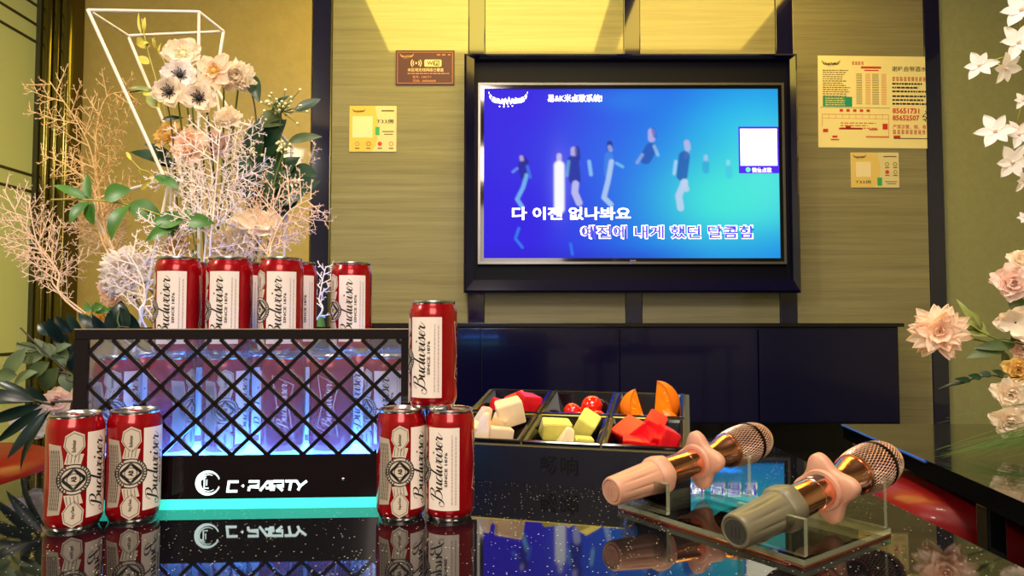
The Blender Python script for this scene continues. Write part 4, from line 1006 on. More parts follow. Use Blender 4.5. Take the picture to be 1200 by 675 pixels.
copper = mat('polished rose copper', (255, 180, 150), .18, metal=1.)
grille_m = mat('rose gold wire mesh', (255, 222, 206), .36, metal=1.); dark_in = mat('dark foam', (30, 22, 20), .8)
pink_rub = mat('salmon pink silicone', (192, 142, 116), .45); grey_rub = mat('olive grey silicone', (104, 98, 76), .42); dark_grey = mat('dark grey silicone', (52, 50, 46), .5)
disp = mat('black display window', (8, 8, 10), .1, coat=.5)
def microphone(tail, head, label, cap_m, end_m, roll, display):
    d = Vector(head) - Vector(tail); L = d.length; d.normalize()
    rot = d.to_track_quat('X', 'Z').to_euler()
    t = empty('microphone', label, 'microphone', tail, 'copper microphones on the stand', rot); k = L / .257
    # fluted tail cap with eight sided collar
    def flute(r, h, a):
        if h < .004 or h > .068: return r
        w = math.sin(PI * min(1, max(0, (h - .004) / .064)))
        return r - .0012 * w * max(0, math.cos(10 * a)) ** 3
    pr = [(.0004, .0012), (.0125, .0012), (.0135, .0), (.0152, .0006), (.0162, .003)] + [(.0164 + .0030 * q / 8, .006 + .06 * q / 8) for q in range(9)]
    bm = BM(); lathe(bm, [(r * k, h * k) for r, h in pr], 80, 'x', rfun=lambda r, h, a: flute(r / k, h / k, a) * k); cap_o = obj('tail_cap', bm, cap_m, t, smooth=45)
    def octa(r, h, a): return r * (1 - .055 * (1 - math.cos(6 * (a + .2))) / 2)
    bm = BM(); lathe(bm, [(r * k, h * k) for r, h in [(.0185, .066), (.0215, .0685), (.0232, .073), (.0236, .080), (.0226, .086), (.0196, .0885), (.0172, .0885)]], 72, 'x', rfun=octa); obj('tail_collar', bm, cap_m, t, smooth=50)
    bm = BM(); lathe(bm, [(.0004, -.0002), (.0110 * k, -.0002), (.0110 * k, .0011)], 40, 'x'); obj('end_disc', bm, end_m, cap_o, smooth=50)
    bm = BM()
    for y in (-.004, 0, .004): 
        box(bm, -.0009, -.0002, (y - .0009) * k, (y + .0009) * k, -.005 * k, .005 * k)
    obj('embossed_mark', bm, end_m, cap_o)
    # copper barrel
    bm = BM(); lathe(bm, [(r * k, h * k) for r, h in [(.0165, .086), (.0168, .088), (.0168, .1265), (.0163, .1268), (.0163, .1275), (.0168, .1278), (.0168, .158)]], 56, 'x'); obj('barrel', bm, copper, t, smooth=40)
    if display:
        bm = BM(); R = .0170 * k
        N = 12
        rows_ = [[bm.verts.new((h * k, R * math.sin(a), R * math.cos(a))) for a in [-.62 + .2 + 1.24 * j / N for j in range(N + 1)]] for h in (.128, .134, .140, .146, .152)]
        for a, b in zip(rows_, rows_[1:]):
            for j in range(N): bm.faces.new((a[j], b[j], b[j + 1], a[j + 1]))
        obj('display_window', bm, disp, t, smooth=True)
        bm = BM(); R = .0172 * k
        rows_ = [[bm.verts.new((h * k, R * math.sin(a), R * math.cos(a))) for a in (.0, .15, .3)] for h in (.130, .1345)]
        for j in range(2): bm.faces.new((rows_[0][j], rows_[1][j], rows_[1][j + 1], rows_[0][j + 1]))
        obj('display_mark', bm, mat('pale display mark', (220, 220, 210), .4), t)
    # four lobed anti roll ring with an inner sleeve
    def lobe(r, h, a): return r
    n = 96; h0, h1 = .149, .163; rb = .0170
    def rad(a): return .0248 + .0118 * (.5 + .5 * math.cos(4 * (a - roll))) ** 1.25
    bm = BM(); rings = []
    for r_, h in (('i', h0), ('o-', h0), ('o', h0 + .0035), ('o', h1 - .0035), ('o-', h1), ('i', h1)):
        rings.append([bm.verts.new((h * k, (rb if r_ == 'i' else rad(2 * PI * q / n) - (.0028 if r_ == 'o-' else 0)) * k * math.cos(2 * PI * q / n), (rb if r_ == 'i' else rad(2 * PI * q / n) - (.0028 if r_ == 'o-' else 0)) * k * math.sin(2 * PI * q / n))) for q in range(n)])
    for a, b in zip(rings, rings[1:] + rings[:1]):
        for q in range(n): bm.faces.new((a[q], a[(q + 1) % n], b[(q + 1) % n], b[q]))
    bmesh.ops.recalc_face_normals(bm, faces=bm.faces); ring = obj('anti_roll_ring', bm, pink_rub, t, smooth=60)
    bm = BM(); lathe(bm, [(r * k, h * k) for r, h in [(.0170, .1445), (.0205, .1448), (.0214, .1465), (.0218, .1495)]], 48, 'x', caps=False); obj('ring_sleeve', bm, pink_rub, ring, smooth=50)
    # neck and wire mesh head
    bm = BM(); lathe(bm, [(r * k, h * k) for r, h in [(.0150, .158), (.0148, .176), (.0152, .184), (.0172, .194), (.0196, .204), (.0212, .2095), (.0216, .214)]], 56, 'x'); obj('neck', bm, copper, t, smooth=50)
    prof = [(.0214, .212), (.0232, .220), (.0246, .229), (.0254, .239), (.0257, .249), (.0256, .259), (.0248, .268), (.0232, .2765), (.0206, .2835), (.0170, .289), (.0125, .2925), (.0075, .2943), (.003, .295)]
    sp_ = spline([(r, h, 0) for r, h in prof], 2); n = 44
    bm = BM(); rows_ = []
    for i, q in enumerate(sp_):
        rows_.append([bm.verts.new((q.y * k, q.x * k * math.cos(2 * PI * (j + .5 * (i % 2)) / n), q.x * k * math.sin(2 * PI * (j + .5 * (i % 2)) / n))) for j in range(n)])
    for i in range(1, len(rows_) - 1):
        for j in range(n):
            m_ = (j - 1 + (1 if i % 2 else 0)) % n; l_ = rows_[i][(j + (1 if i % 2 else 0) - 1) % n] if False else None
            # diamond: below, right, above, left of the gap between neighbours on row i
            a, b = rows_[i][j], rows_[i][(j + 1) % n]; jj = (j + 1) % n if i % 2 else j
            jj = (j + 1) % n if i % 2 else (j) % n
            lo, hi = rows_[i - 1][jj if i % 2 else j], rows_[i + 1][jj if i % 2 else j]
            try: bm.faces.new((lo, b, hi, a))
            except ValueError: pass
    g = obj('wire_grille', bm, grille_m, t); w = g.modifiers.new('wire', 'WIREFRAME'); w.thickness = .0012 * k; w.use_even_offset = False
    bm = BM(); lathe(bm, [((r - .0016) * k, h * k) for r, h in prof], 40, 'x'); obj('foam_lining', bm, dark_in, t, smooth=True)
    bm = BM(); lathe(bm, [(r * k, h * k) for r, h in [(.0252, .2545), (.0266, .255), (.0268, .2575), (.0266, .260), (.0250, .2605)]], 56, 'x'); obj('grille_band', bm, mat('dark bronze band', (52, 38, 34), .25, metal=.9), t, smooth=50)
    bm = BM(); lathe(bm, [(r * k, h * k) for r, h in [(.0200, .209), (.0221, .2095), (.0224, .213), (.0214, .2145)]], 56, 'x'); obj('grille_collar', bm, copper, t, smooth=50)
    return t
mv = sv
def micpos(u, tail_px, zt, zh, Lm):
    o = sL + su * u
    r = ray(*tail_px); den = r.x * mv.y - r.y * mv.x
    s = (o.x * mv.y - o.y * mv.x) / den; p = Vector((r.x * s, r.y * s, 0))
    return Vector((p.x, p.y, zt)), Vector((p.x + mv.x * Lm, p.y + mv.y * Lm, zh))
t1, h1_ = micpos(MU[0], (716, 575), TT + .033, TT + .0585, .236)
t2, h2_ = micpos(MU[1], (861, 623), TT + .031, TT + .0575, .240)
microphone(t1, h1_, 'copper microphone with pink tail cap, the farther one nearest the fruit tray', pink_rub, pink_rub, -.1, False)
microphone(t2, h2_, 'copper microphone with olive grey tail cap, the nearer one at the stand front', grey_rub, dark_grey, -.2, True)
# ================================================================ flowers
fr_ = random.Random(21)
def petal_mat(name, c, c2=None):
    m = bpy.data.materials.new(name); m.use_nodes = True; nt = m.node_tree; p = nt.nodes['Principled BSDF']; L = nt.links.new
    tc = nt.nodes.new('ShaderNodeTexCoord'); n = nt.nodes.new('ShaderNodeTexNoise'); n.inputs['Scale'].default_value = 40; r = nt.nodes.new('ShaderNodeValToRGB')
    r.color_ramp.elements[0].position = .3; r.color_ramp.elements[1].position = .7; r.color_ramp.elements[0].color = s2l(c2) + (1,); r.color_ramp.elements[1].color = s2l(c) + (1,)
    tl = nt.nodes.new('ShaderNodeBsdfTranslucent'); mx = nt.nodes.new('ShaderNodeMixShader'); mx.inputs[0].default_value = .38
    L(tc.outputs['Object'], n.inputs['Vector']); L(n.outputs['Fac'], r.inputs['Fac']); L(r.outputs['Color'], p.inputs['Base Color']); L(r.outputs['Color'], tl.inputs['Color'])
    p.inputs['Roughness'].default_value = .65
    L(p.outputs[0], mx.inputs[1]); L(tl.outputs[0], mx.inputs[2]); L(mx.outputs[0], nt.nodes['Material Output'].inputs[0]); return m
P_white = petal_mat('white silk petal', (253, 248, 246), (246, 236, 232)); P_cream = petal_mat('cream silk petal', (255, 245, 228), (250, 232, 206)); P_peach = petal_mat('peach silk petal', (255, 234, 212), (253, 218, 188))
P_yellow = petal_mat('pale yellow silk petal', (250, 222, 146), (240, 202, 116)); P_pink = petal_mat('blush silk petal', (255, 238, 228), (253, 222, 208))
stem_g = mat('green plastic stem', (96, 112, 48), .5); stem_d = mat('dark brown stem', (58, 50, 30), .6); stem_y = mat('yellow green stem', (176, 164, 66), .5)
leaf_g = mat('bright green silk leaf', (76, 128, 44), .4, var=(30, (52, 100, 32))); leaf_d = mat('dark green silk leaf', (36, 72, 44), .38, var=(26, (24, 52, 34))); leaf_dd = mat('blackish green leaf', (18, 44, 38), .32, var=(26, (10, 28, 26)))
leaf_e = mat('grey green eucalyptus leaf', (92, 108, 62), .5, var=(26, (66, 84, 48))); leaf_y = mat('yellow green leaf', (210, 194, 70), .45); leaf_l = mat('light olive leaf', (150, 158, 84), .45, var=(30, (120, 132, 62)))
fern_p = mat('pale blush dried fern', (240, 206, 180), .6); fern_w = mat('white dried fern', (250, 232, 224), .6); fern_t = mat('tan dried fern', (226, 186, 126), .65)
centre_k = mat('black flower centre', (24, 20, 26), .6); centre_y = mat('yellow flower centre', (228, 180, 80), .6); centre_w = mat('pale flower centre', (240, 230, 180), .5)

def petal(bm, a, L, W, e0, e1, ruf=.0, cup=.15, point=0., z0=0., n=6, m=6, r0=.0, seed=0):
    g = random.Random(seed); ph = g.random() * 6; gr = []
    x, z = r0, z0
    for i in range(n + 1):
        s = i / n; e = e0 + (e1 - e0) * s
        if i: x += L / n * math.cos(e); z += L / n * math.sin(e)
        w = W * (math.sin(PI * (.1 + .66 * s)) if not point else max(.02, (math.sin(PI * s ** .8) ** .8)))
        row = []
        for j in range(m + 1):
            t = 2 * j / m - 1
            zz = z + cup * W * t * t * math.cos(e) + ruf * L * s * s * math.sin(t * 5.5 + ph)
            xx = x - cup * W * t * t * math.sin(e) - (0 if point else .26 * L * s * s * t * t) + ruf * .5 * L * s * s * math.cos(t * 7 + ph)
            y = w * t
            row.append(bm.verts.new((xx * math.cos(a) - y * math.sin(a), xx * math.sin(a) + y * math.cos(a), zz)))
        gr.append(row)
    for r, q in zip(gr, gr[1:]):
        for j in range(m): bm.faces.new((r[j], r[j + 1], q[j + 1], q[j]))
STY = {  # layers: (count, length, half width, e0, e1, ruffle, pointed)
 'anemone': [(6, 1., .5, .25, .15, .07, 0), (6, .86, .46, .5, .4, .08, 0)],
 'cosmos': [(8, 1., .36, .15, .0, .03, 0), (4, .5, .26, .7, .6, .05, 0)],
 'rose': [(7, 1., .5, .3, .1, .12, 0), (6, .85, .46, .65, .6, .12, 0), (5, .68, .4, .95, 1.1, .12, 0), (4, .5, .3, 1.2, 1.5, .1, 0)],
 'carnation': [(11, 1., .34, .1, .0, .16, 0), (10, .9, .34, .45, .3, .18, 0), (9, .8, .32, .75, .7, .2, 0), (7, .66, .3, 1.0, 1.1, .2, 0), (5, .5, .26, 1.3, 1.4, .2, 0)],
 'dahlia': [(11, 1., .24, -.1, -.35, .05, 1), (10, .95, .26, .2, .0, .06, 1), (9, .84, .26, .55, .4, .07, 1), (7, .66, .24, .9, .9, .07, 1), (5, .48, .2, 1.2, 1.4, .05, 1)],
 'lily': [(3, 1., .30, .35, -.05, .03, 1), (3, .92, .25, .45, .1, .03, 1)]}
def flower(name, label, x, y, Y, rpx, face, style, m, centre=None, group=None, base=None, stem=stem_g, bend=.03, z_down=None):
    c = at(x, y, Y); R = rpx * Y / F
    t = empty(name, label, 'flower', c, group)
    face = Vector(face).normalized(); q = face.to_track_quat('Z', 'Y').to_matrix().to_4x4(); seed = int(x * 7 + y)
    bm = BM(); k = 0
    for cnt, L, W, e0, e1, ruf, pt in STY[style]:
        for i in range(cnt):
            k += 1; g = random.Random(seed + k)
            petal(bm, 2 * PI * (i + g.uniform(-.12, .12)) / cnt + k * .37 * (k % 2), R * L * g.uniform(.9, 1.08), R * W * g.uniform(.9, 1.1), e0 + g.uniform(-.1, .1), e1 + g.uniform(-.15, .15), ruf, .16, pt, seed=seed * 3 + k, r0=R * .05)
    bmesh.ops.transform(bm, matrix=q, verts=bm.verts)
    obj('petals', bm, m, t, smooth=True)
    if centre:
        bm = BM(); lathe(bm, [(.0002, -.0), (R * .16, R * .02), (R * .17, R * .1), (R * .1, R * .2), (.0002, R * .22)], 14)
        for i in range(18):
            a = 2 * PI * i / 18; rr = R * (.28 + .08 * (i % 3)); tube(bm, [(R * .1 * math.cos(a), R * .1 * math.sin(a), R * .08), (rr * math.cos(a), rr * math.sin(a), R * .24)], [R * .012, R * .03], 4)
        bmesh.ops.transform(bm, matrix=q, verts=bm.verts); obj('flower_centre', bm, centre, t, smooth=True)
    if base is not None:
        b = Vector(base) - c; p0 = -face * R * .05; p1 = -face * (R * .5 + .01)
        pts = spline([p0, p1, b * .45 + Vector((0, bend, 0)) - face * .01, b], 5)
        bm = BM(); lathe_r = [R * .16 if i == 0 else .0016 for i in range(len(pts))]; lathe_r[1] = .003
        tube(bm, pts, lathe_r, 6); obj('stem', bm, stem, t, smooth=True)
    return t
def leafm(bm, p0, p1, w, nrm=(0, -1, .35), droop=.12, fold=.18, n=7, twist=0.):
    p0, p1 = Vector(p0), Vector(p1); d = p1 - p0; L = d.length; dn = d.normalized(); nv = Vector(nrm); nv = (nv - dn * nv.dot(dn)).normalized(); s = dn.cross(nv)
    if twist: s, nv = s * math.cos(twist) + nv * math.sin(twist), nv * math.cos(twist) - s * math.sin(twist)
    rows_ = []
    for i in range(n + 1):
        u = i / n; ww = w * max(.03, math.sin(PI * u ** .82)) ** .85 if i < n else w * .01
        c = p0 + d * u + nv * (-droop * L * (2 * u - 1) ** 2 + droop * L)
        rows_.append([bm.verts.new(c + s * ww + nv * fold * ww), bm.verts.new(c + s * ww * .5 + nv * fold * ww * .35), bm.verts.new(c), bm.verts.new(c - s * ww * .5 + nv * fold * ww * .35), bm.verts.new(c - s * ww + nv * fold * ww)])
    for a, b in zip(rows_, rows_[1:]):
        for k in range(4): bm.faces.new((a[k], a[k + 1], b[k + 1], b[k]))
def leafy(name, label, cat, Y, stem_px, leaves, m, group=None, sm=stem_g, sr=.0014, base=None, jit=.02, twist=.35):
    """leaves: (x0, y0, x1, y1, half width px); all at about depth Y"""
    pts = [at(x, y, Y + (dy[0] if dy else 0)) for x, y, *dy in stem_px]
    o = Vector(base) if base is not None else pts[-1]
    t = empty(name, label, cat, o, group); g = random.Random(int(leaves[0][0] * 3 + leaves[0][1]))
    sp = spline(([*pts, o] if base is not None else pts), 5)
    bm = BM(); tube(bm, [p - o for p in sp], sr, 5); obj('stem', bm, sm, t, smooth=True)
    bm = BM()
    for x0, y0, x1, y1, w in leaves:
        yy = Y + g.uniform(-jit, jit) * .3
        leafm(bm, at(x0, y0, yy) - o, at(x1, y1, yy + g.uniform(-jit, jit)) - o, w * Y / F, nrm=(g.uniform(-.4, .4), -1, g.uniform(.1, .6)), droop=g.uniform(.03, .14), twist=g.uniform(-twist, twist))
    obj('leaves', bm, m, t, smooth=True); return t
def fern(label, Y, axis, width, m, group=None, base=None, dens=15, seed=0, r=.0011, cat='fern', spread=1.):
    g = random.Random(seed + 40); pts = [at(x, y, Y) for x, y in axis]; o = Vector(base) if base is not None else pts[0]
    t = empty('fern_spray', label, cat, o, group)
    sp = spline(([o] if base is not None else []) + pts, 8); view = Vector((0, 1, .1))
    bm = BM(); nsp = len(sp); skip = 8 if base is not None else 0
    tube(bm, [p - o for p in sp], [r * 1.6 * (1 - .6 * i / nsp) for i in range(nsp)], 5); obj('stem', bm, m, t, smooth=True)
    bm = BM(); main = sp[skip:]; L0 = sum((b - a).length for a, b in zip(main, main[1:]))
    def grow(p, d, L, rr, lev, n):
        side = d.cross(n).normalized(); bend = g.uniform(-.12, .12)
        q = [p, p + d * L * .5 + side * bend * L * .4, p + d * L + side * bend * L + Vector((0, 0, .06 * L))]
        tube(bm, [a - o for a in q], [rr, rr * .75, rr * .45], 3, cap=False)
        if lev == 0: return
        k = max(3, int(L / (.0080 if lev == 2 else .0048)))
        for i in range(k):
            f = (i + .7) / (k + .2); pp = q[0].lerp(q[1], f * 2) if f < .5 else q[1].lerp(q[2], f * 2 - 1)
            sg = 1 if i % 2 else -1; a = g.uniform(.7, 1.1)
            nn = (n + Vector((g.uniform(-.5, .5), g.uniform(-.5, .5), g.uniform(-.5, .5)))).normalized()
            dd = (d * math.cos(a) + d.cross(nn).normalized() * sg * math.sin(a)).normalized()
            grow(pp, dd, L * (.40 if lev == 2 else .42) * (1.15 - .75 * f) * g.uniform(.8, 1.15), rr * .75, lev - 1, nn)
    for i in range(dens):
        f = (i + .5) / dens; idx = f * (len(main) - 1); a = main[int(idx)]; b = main[min(int(idx) + 1, len(main) - 1)]; p = a.lerp(b, idx - int(idx)); d = (b - a).normalized() if (b - a).length > 1e-6 else Vector((0, 0, 1))
        sg = 1 if i % 2 else -1; an = g.uniform(.65, 1.05) * spread; n = (view + Vector((g.uniform(-.3, .3), 0, g.uniform(-.3, .3)))).normalized()
        dd = (d * math.cos(an) + d.cross(n).normalized() * sg * math.sin(an)).normalized()
        grow(p, dd, width * F and width * Y / F * (math.sin(PI * (.12 + .8 * f)) ** .6) * g.uniform(.8, 1.15), r, 2, n)
    obj('twigs', bm, m, t); return t

LB = Vector((-.50, 1.11, TT + .075)); LY = 1.09
GL = 'flowers and greenery behind the lit can crate'
t = empty('flower_pot', 'white round flower pot hidden behind the lit can crate', 'flower pot', (-.50, 1.11, TT))
bm = BM(); lathe(bm, [(.05, 0), (.06, .01), (.066, .07), (.068, .078), (.064, .08), (.058, .074)], 32, caps=False)
bmesh.ops.contextual_create(bm, geom=[e for e in bm.edges if e.is_boundary and e.verts[0].co.z < .001]); obj('bowl', bm, mat('white ceramic', (226, 220, 210), .25), t, smooth=50)
bm = BM(); lathe(bm, [(.001, .068), (.06, .066), (.057, .05)], 24); obj('foam', bm, mat('green florist foam', (70, 84, 50), .9), t)
# white wire geometric stand
wire = mat('white painted wire', (244, 232, 214), .4)
base_o = Vector((-.50, 1.11, TT))
t = empty('wire_flower_stand', 'tall open geometric stand of white wire rods rising behind the beer cans', 'flower stand', base_o)
V = {'A': at(103, 12, 1.02), 'B': at(233, 14, 1.12), 'C': at(262, 37, 1.16), 'D': at(150, 42, 1.16), 'E': at(197, 218, 1.03), 'G': at(202, 168, 1.16), 'H': at(233, 300, 1.12), 'I': at(252, 100, 1.15),
     'J': at(110, 234, 1.10), 'K': at(212, 205, 1.12), 'L': at(276, 143, 1.10), 'M': at(327, 156, 1.10), 'N': at(342, 172, 1.14), 'O': at(318, 186, 1.13), 'P': at(296, 250, 1.12), 'Q': at(262, 330, 1.1), 'S': at(112, 255, 1.08), 'T': at(140, 306, 1.08)}
gE = Vector((base_o.x - .105, 1.04, TT + .003)); gH = Vector((base_o.x + .10, 1.05, TT + .003)); gG = Vector((base_o.x - .09, 1.17, TT + .003)); gI = Vector((base_o.x + .09, 1.17, TT + .003))
for a, b in (('A', 'B'), ('B', 'C'), ('C', 'D'), ('D', 'A'), ('A', 'E'), ('B', 'H'), ('C', 'I'), ('D', 'G'), ('J', 'K'), ('L', 'M'), ('M', 'N'), ('O', 'P'), ('S', 'T'), ('N', 'P')):
    if (a, b) == ('N', 'P'): continue
    bm = BM(); tube(bm, [V[a] - base_o, V[b] - base_o], .0027, 8); obj('wire_rod', bm, wire, t, smooth=60)
for a, b in ((V['E'], gE), (V['H'], gH), (V['G'], gG), (V['I'], gI), (V['P'], gH), (V['T'], gE), (V['K'], V['G']), (V['L'], V['I']), (V['N'], gI), (V['J'], V['S'])):
    bm = BM(); tube(bm, [a - base_o, b - base_o], .0024, 8); obj('wire_rod', bm, wire, t, smooth=60)
for a, b in ((gE, gH), (gH, gI), (gI, gG), (gG, gE)):
    bm = BM(); tube(bm, [a - base_o, b - base_o], .0027, 8); obj('wire_rod', bm, wire, t, smooth=60)

def LF(label, x, y, r, face, style, m, centre=None, Y=LY, stem=stem_g, name='flower'): flower(name, label, x, y, Y, r, face, style, m, centre, GL, LB + Vector((fr_.uniform(-.04, .04), fr_.uniform(-.03, .03), 0)), stem)
LF('topmost cream ruffled flower with pale centre inside the white wire stand', 215, 64, 23, (.1, -1, .15), 'anemone', P_cream, centre_w, 1.08)
LF('white flower with dark centre just under the topmost cream flower', 211, 89, 21, (.25, -1, .05), 'anemone', P_white, centre_k, 1.06)
LF('cream flower with black centre, lower left of the upper flower cluster', 199, 108, 21, (.0, -1, -.1), 'anemone', P_cream, centre_k, 1.05)
LF('cream flower with black centre, lowest of the upper flower cluster', 234, 115, 21, (.05, -1, -.15), 'anemone', P_cream, centre_k, 1.04, stem_d)
LF('open peach eight petalled flower right of the upper cluster', 252, 84, 24, (-.1, -1, .05), 'cosmos', P_peach, centre_y, 1.05, name='cosmos_flower')
LF('ruffled cream blossom at the right end of the upper flower cluster', 278, 91, 21, (.3, -1, .1), 'carnation', P_cream, None, 1.07)
LF('small cream bud flower beside the bent wire right of the white rod', 268, 140, 17, (.2, -1, .5), 'rose', P_cream, None, 1.07, name='rose')
LF('peach rose in the middle of the arrangement left of the white fern', 225, 174, 25, (-.2, -1, .2), 'rose', P_peach, None, 1.07, name='rose')
LF('yellow rose peeking out above the peach rose', 200, 160, 20, (-.3, -1, .5), 'rose', P_yellow, None, 1.10, name='rose')
LF('blush rose behind the white fern in the middle', 257, 170, 20, (.2, -1, .1), 'rose', P_pink, None, 1.10, name='rose')
LF('cream yellow flower with wide petals right above the third upper can', 300, 266, 30, (.2, -.7, .8), 'anemone', P_cream, None, 1.04)
LF('cream ruffled flower just above the second upper can', 268, 290, 26, (.0, -1, .5), 'carnation', P_cream, None, 1.05, name='carnation')
LF('yellowish cream flower just above the first upper can', 212, 292, 22, (-.1, -1, .5), 'rose', P_yellow, None, 1.06, name='rose')
LF('large blush white carnation at the left just before the first upper can', 148, 318, 32, (-.1, -1, .2), 'carnation', P_white, None, 1.03, name='carnation')
LF('peach flower tucked under the large white carnation', 134, 342, 20, (-.3, -1, -.3), 'rose', P_peach, None, 1.05, name='rose')
LF('cream flower half hidden behind the left end of the crate rim', 122, 378, 24, (.1, -1, .4), 'rose', P_yellow, None, 1.06, name='rose')
LF('white flower hanging at the left beside the leftmost table can', 40, 492, 24, (.3, -1, -.1), 'anemone', P_white, None, 1.02)
LF('pale flower low behind the leftmost table can', 70, 470, 18, (.2, -1, .2), 'rose', P_pink, None, 1.03, name='rose')

def LFN(label, axis, width, m, Y, dens, seed, r=.0011, spread=1.): fern(label, Y, axis, width, m, GL, LB + Vector((fr_.uniform(-.04, .04), fr_.uniform(-.02, .02), 0)), dens, seed, r, spread=spread)
LFN('tall tan fern spray in front of the gold panel, leaning to the upper left', [(135, 305), (118, 240), (102, 165), (58, 95)], 58, fern_t, 1.07, 18, 1)
LFN('tan fern spray with its tip curling right below the wire stand top', [(132, 305), (117, 230), (112, 165), (124, 115), (152, 108)], 42, fern_t, 1.09, 15, 2)
LFN('tan fern plume pointing left across the dark gold moulding', [(128, 300), (112, 228), (82, 196), (48, 181)], 26, fern_t, 1.06, 13, 3)
LFN('blush fern spray at the left in front of the dark gold moulding', [(88, 362), (68, 318), (44, 285), (34, 235)], 52, fern_p, 1.05, 16, 4)
LFN('blush fern spray reaching past the left edge of the picture', [(78, 350), (62, 308), (30, 268), (4, 222)], 40, fern_p, 1.07, 13, 5)
LFN('large white fern in the middle of the arrangement', [(246, 300), (250, 250), (254, 205), (258, 152)], 74, fern_w, 1.02, 18, 6, .0012, 1.25)
LFN('white fern arching to the left below the peach rose', [(240, 296), (236, 250), (216, 215), (190, 200)], 46, fern_w, 1.03, 12, 7)
LFN('blush fern spray right of the cans against the dark wall strip', [(310, 320), (318, 286), (336, 250), (366, 232)], 52, fern_p, 1.02, 16, 8, .0011, 1.2)
LFN('blush fern spray behind the third upper can', [(285, 310), (300, 285), (312, 262), (322, 220)], 42, fern_p, 1.04, 12, 9)
LFN('white fern beside the large white carnation and the first can', [(168, 378), (170, 352), (166, 325), (150, 296)], 50, fern_w, 1.0, 14, 10, .0012, 1.2)
LFN('white fern low behind the first upper can', [(212, 330), (205, 300), (200, 278), (196, 262)], 46, fern_w, 1.02, 11, 11)
LFN('small white fern sprig between the third and the last upper cans', [(368, 378), (374, 350), (378, 328), (382, 312)], 24, fern_w, 1.02, 11, 12)
LFN('pale fern spray left of the first upper can above the carnation', [(140, 310), (128, 282), (116, 262), (96, 240)], 48, fern_p, 1.08, 13, 13)
LFN('small tan fern plume at the right edge of the dark leaves', [(340, 240), (350, 215), (362, 190), (370, 168)], 16, fern_p, 1.13, 10, 14)

def LL(label, Y, st, lv, m, sm=stem_g, sr=.0014, name='leaf_branch', base=True): leafy(name, label, 'leaves', Y, st, lv, m, GL, sm, sr, (LB + Vector((fr_.uniform(-.04, .04), fr_.uniform(-.03, .03), 0))) if base else None)
LL('branch of bright green pointed leaves reaching left across the gold panel', 1.04, [(60, 234), (100, 234), (150, 240), (205, 262), (225, 300)],
   [(105, 234, 62, 217, 6), (106, 232, 102, 203, 8), (104, 236, 82, 263, 9), (106, 237, 110, 264, 8), (140, 240, 122, 215, 1), (122, 232, 154, 222, 12), (152, 240, 131, 282, 12), (150, 240, 190, 256, 13), (178, 262, 212, 258, 11)], leaf_g, stem_y)
LL('bright green leaves low in the middle above the first can', 1.02, [(210, 248), (222, 268), (230, 300)],
   [(215, 258, 178, 260, 11), (218, 258, 252, 262, 9), (212, 262, 170, 284, 8), (216, 255, 226, 246, 6), (214, 264, 196, 276, 7), (205, 220, 190, 205, 5), (210, 222, 180, 206, 7)], leaf_g)
LL('dark green long leaves behind the peach rose at the left', 1.11, [(200, 190), (214, 230), (226, 300)],
   [(205, 192, 152, 178, 10), (204, 196, 165, 176, 6), (200, 180, 168, 168, 4), (208, 168, 188, 142, 3), (190, 140, 216, 138, 3)], leaf_d)
LL('cluster of large dark green leaves right of the white fern', 1.11, [(318, 130), (318, 190), (300, 300)],
   [(300, 195, 306, 138, 16), (292, 225, 290, 165, 17), (312, 190, 330, 148, 17), (320, 215, 322, 172, 16), (300, 235, 284, 200, 15), (322, 214, 352, 184, 13), (318, 234, 376, 212, 17), (304, 240, 330, 215, 16), (318, 255, 332, 226, 14), (308, 172, 336, 140, 12), (312, 255, 290, 232, 15), (332, 250, 350, 208, 13), (340, 200, 372, 206, 12)], leaf_d, stem_d)
LL('dark narrow leaf hanging at the right of the upper flower cluster', 1.10, [(290, 92), (299, 128), (300, 180), (290, 300)], [(291, 86, 304, 120, 9), (346, 130, 376, 116, 7), (318, 132, 340, 112, 6)], leaf_d, stem_d)
LL('pale olive long leaf pointing right against the dark wall strip', 1.10, [(338, 166), (325, 200), (300, 300)], [(338, 166, 378, 160, 6), (302, 140, 334, 146, 14)], leaf_e)
LL('thin yellow twig with small round leaves through the top of the wire stand', 1.12, [(166, 22), (172, 55), (184, 98), (196, 150), (214, 300)], [(171, 50, 160, 48, 5), (176, 54, 160, 52, 5), (166, 40, 163, 14, 2.5), (169, 38, 170, 20, 2.5), (183, 112, 168, 108, 5), (188, 126, 174, 114, 6), (175, 75, 162, 66, 5)], leaf_y, stem_y, .0011)
LL('thin yellow twig with a curled tip leaning right in the wire stand', 1.13, [(180, 44), (186, 62), (194, 78), (204, 140), (216, 300)], [(184, 60, 178, 44, 2), (188, 66, 192, 48, 2), (174, 50, 168, 52, 2)], leaf_y, stem_y, .001)
LL('thin yellow green tendrils left of the white wire rod', 1.06, [(148, 180), (164, 198), (178, 205), (196, 240), (214, 300)], [(154, 188, 148, 178, 2), (164, 198, 166, 208, 3), (176, 206, 184, 214, 4), (165, 222, 178, 212, 3)], leaf_y, stem_y, .0012)
LL('pale bent leaf beside the upper flowers at the white rod', 1.07, [(152, 108), (182, 108), (200, 140), (214, 300)], [(182, 107, 150, 104, 3), (178, 108, 160, 110, 4), (184, 125, 172, 112, 6)], leaf_l, stem_d, .0012)
LL('row of blackish green blades standing above the left crate rim', 1.0, [(70, 386), (98, 386), (130, 388), (160, 390)],
   [(84, 390, 64, 370, 6), (96, 390, 78, 366, 6), (112, 390, 92, 366, 6.5), (128, 392, 108, 368, 7), (70, 392, 50, 376, 6)], leaf_dd, stem_d)
LL('dark pointed leaf rising behind the crate rim under the carnation', 1.03, [(142, 360), (150, 395)], [(144, 396, 142, 352, 17), (165, 392, 140, 360, 8)], leaf_dd)
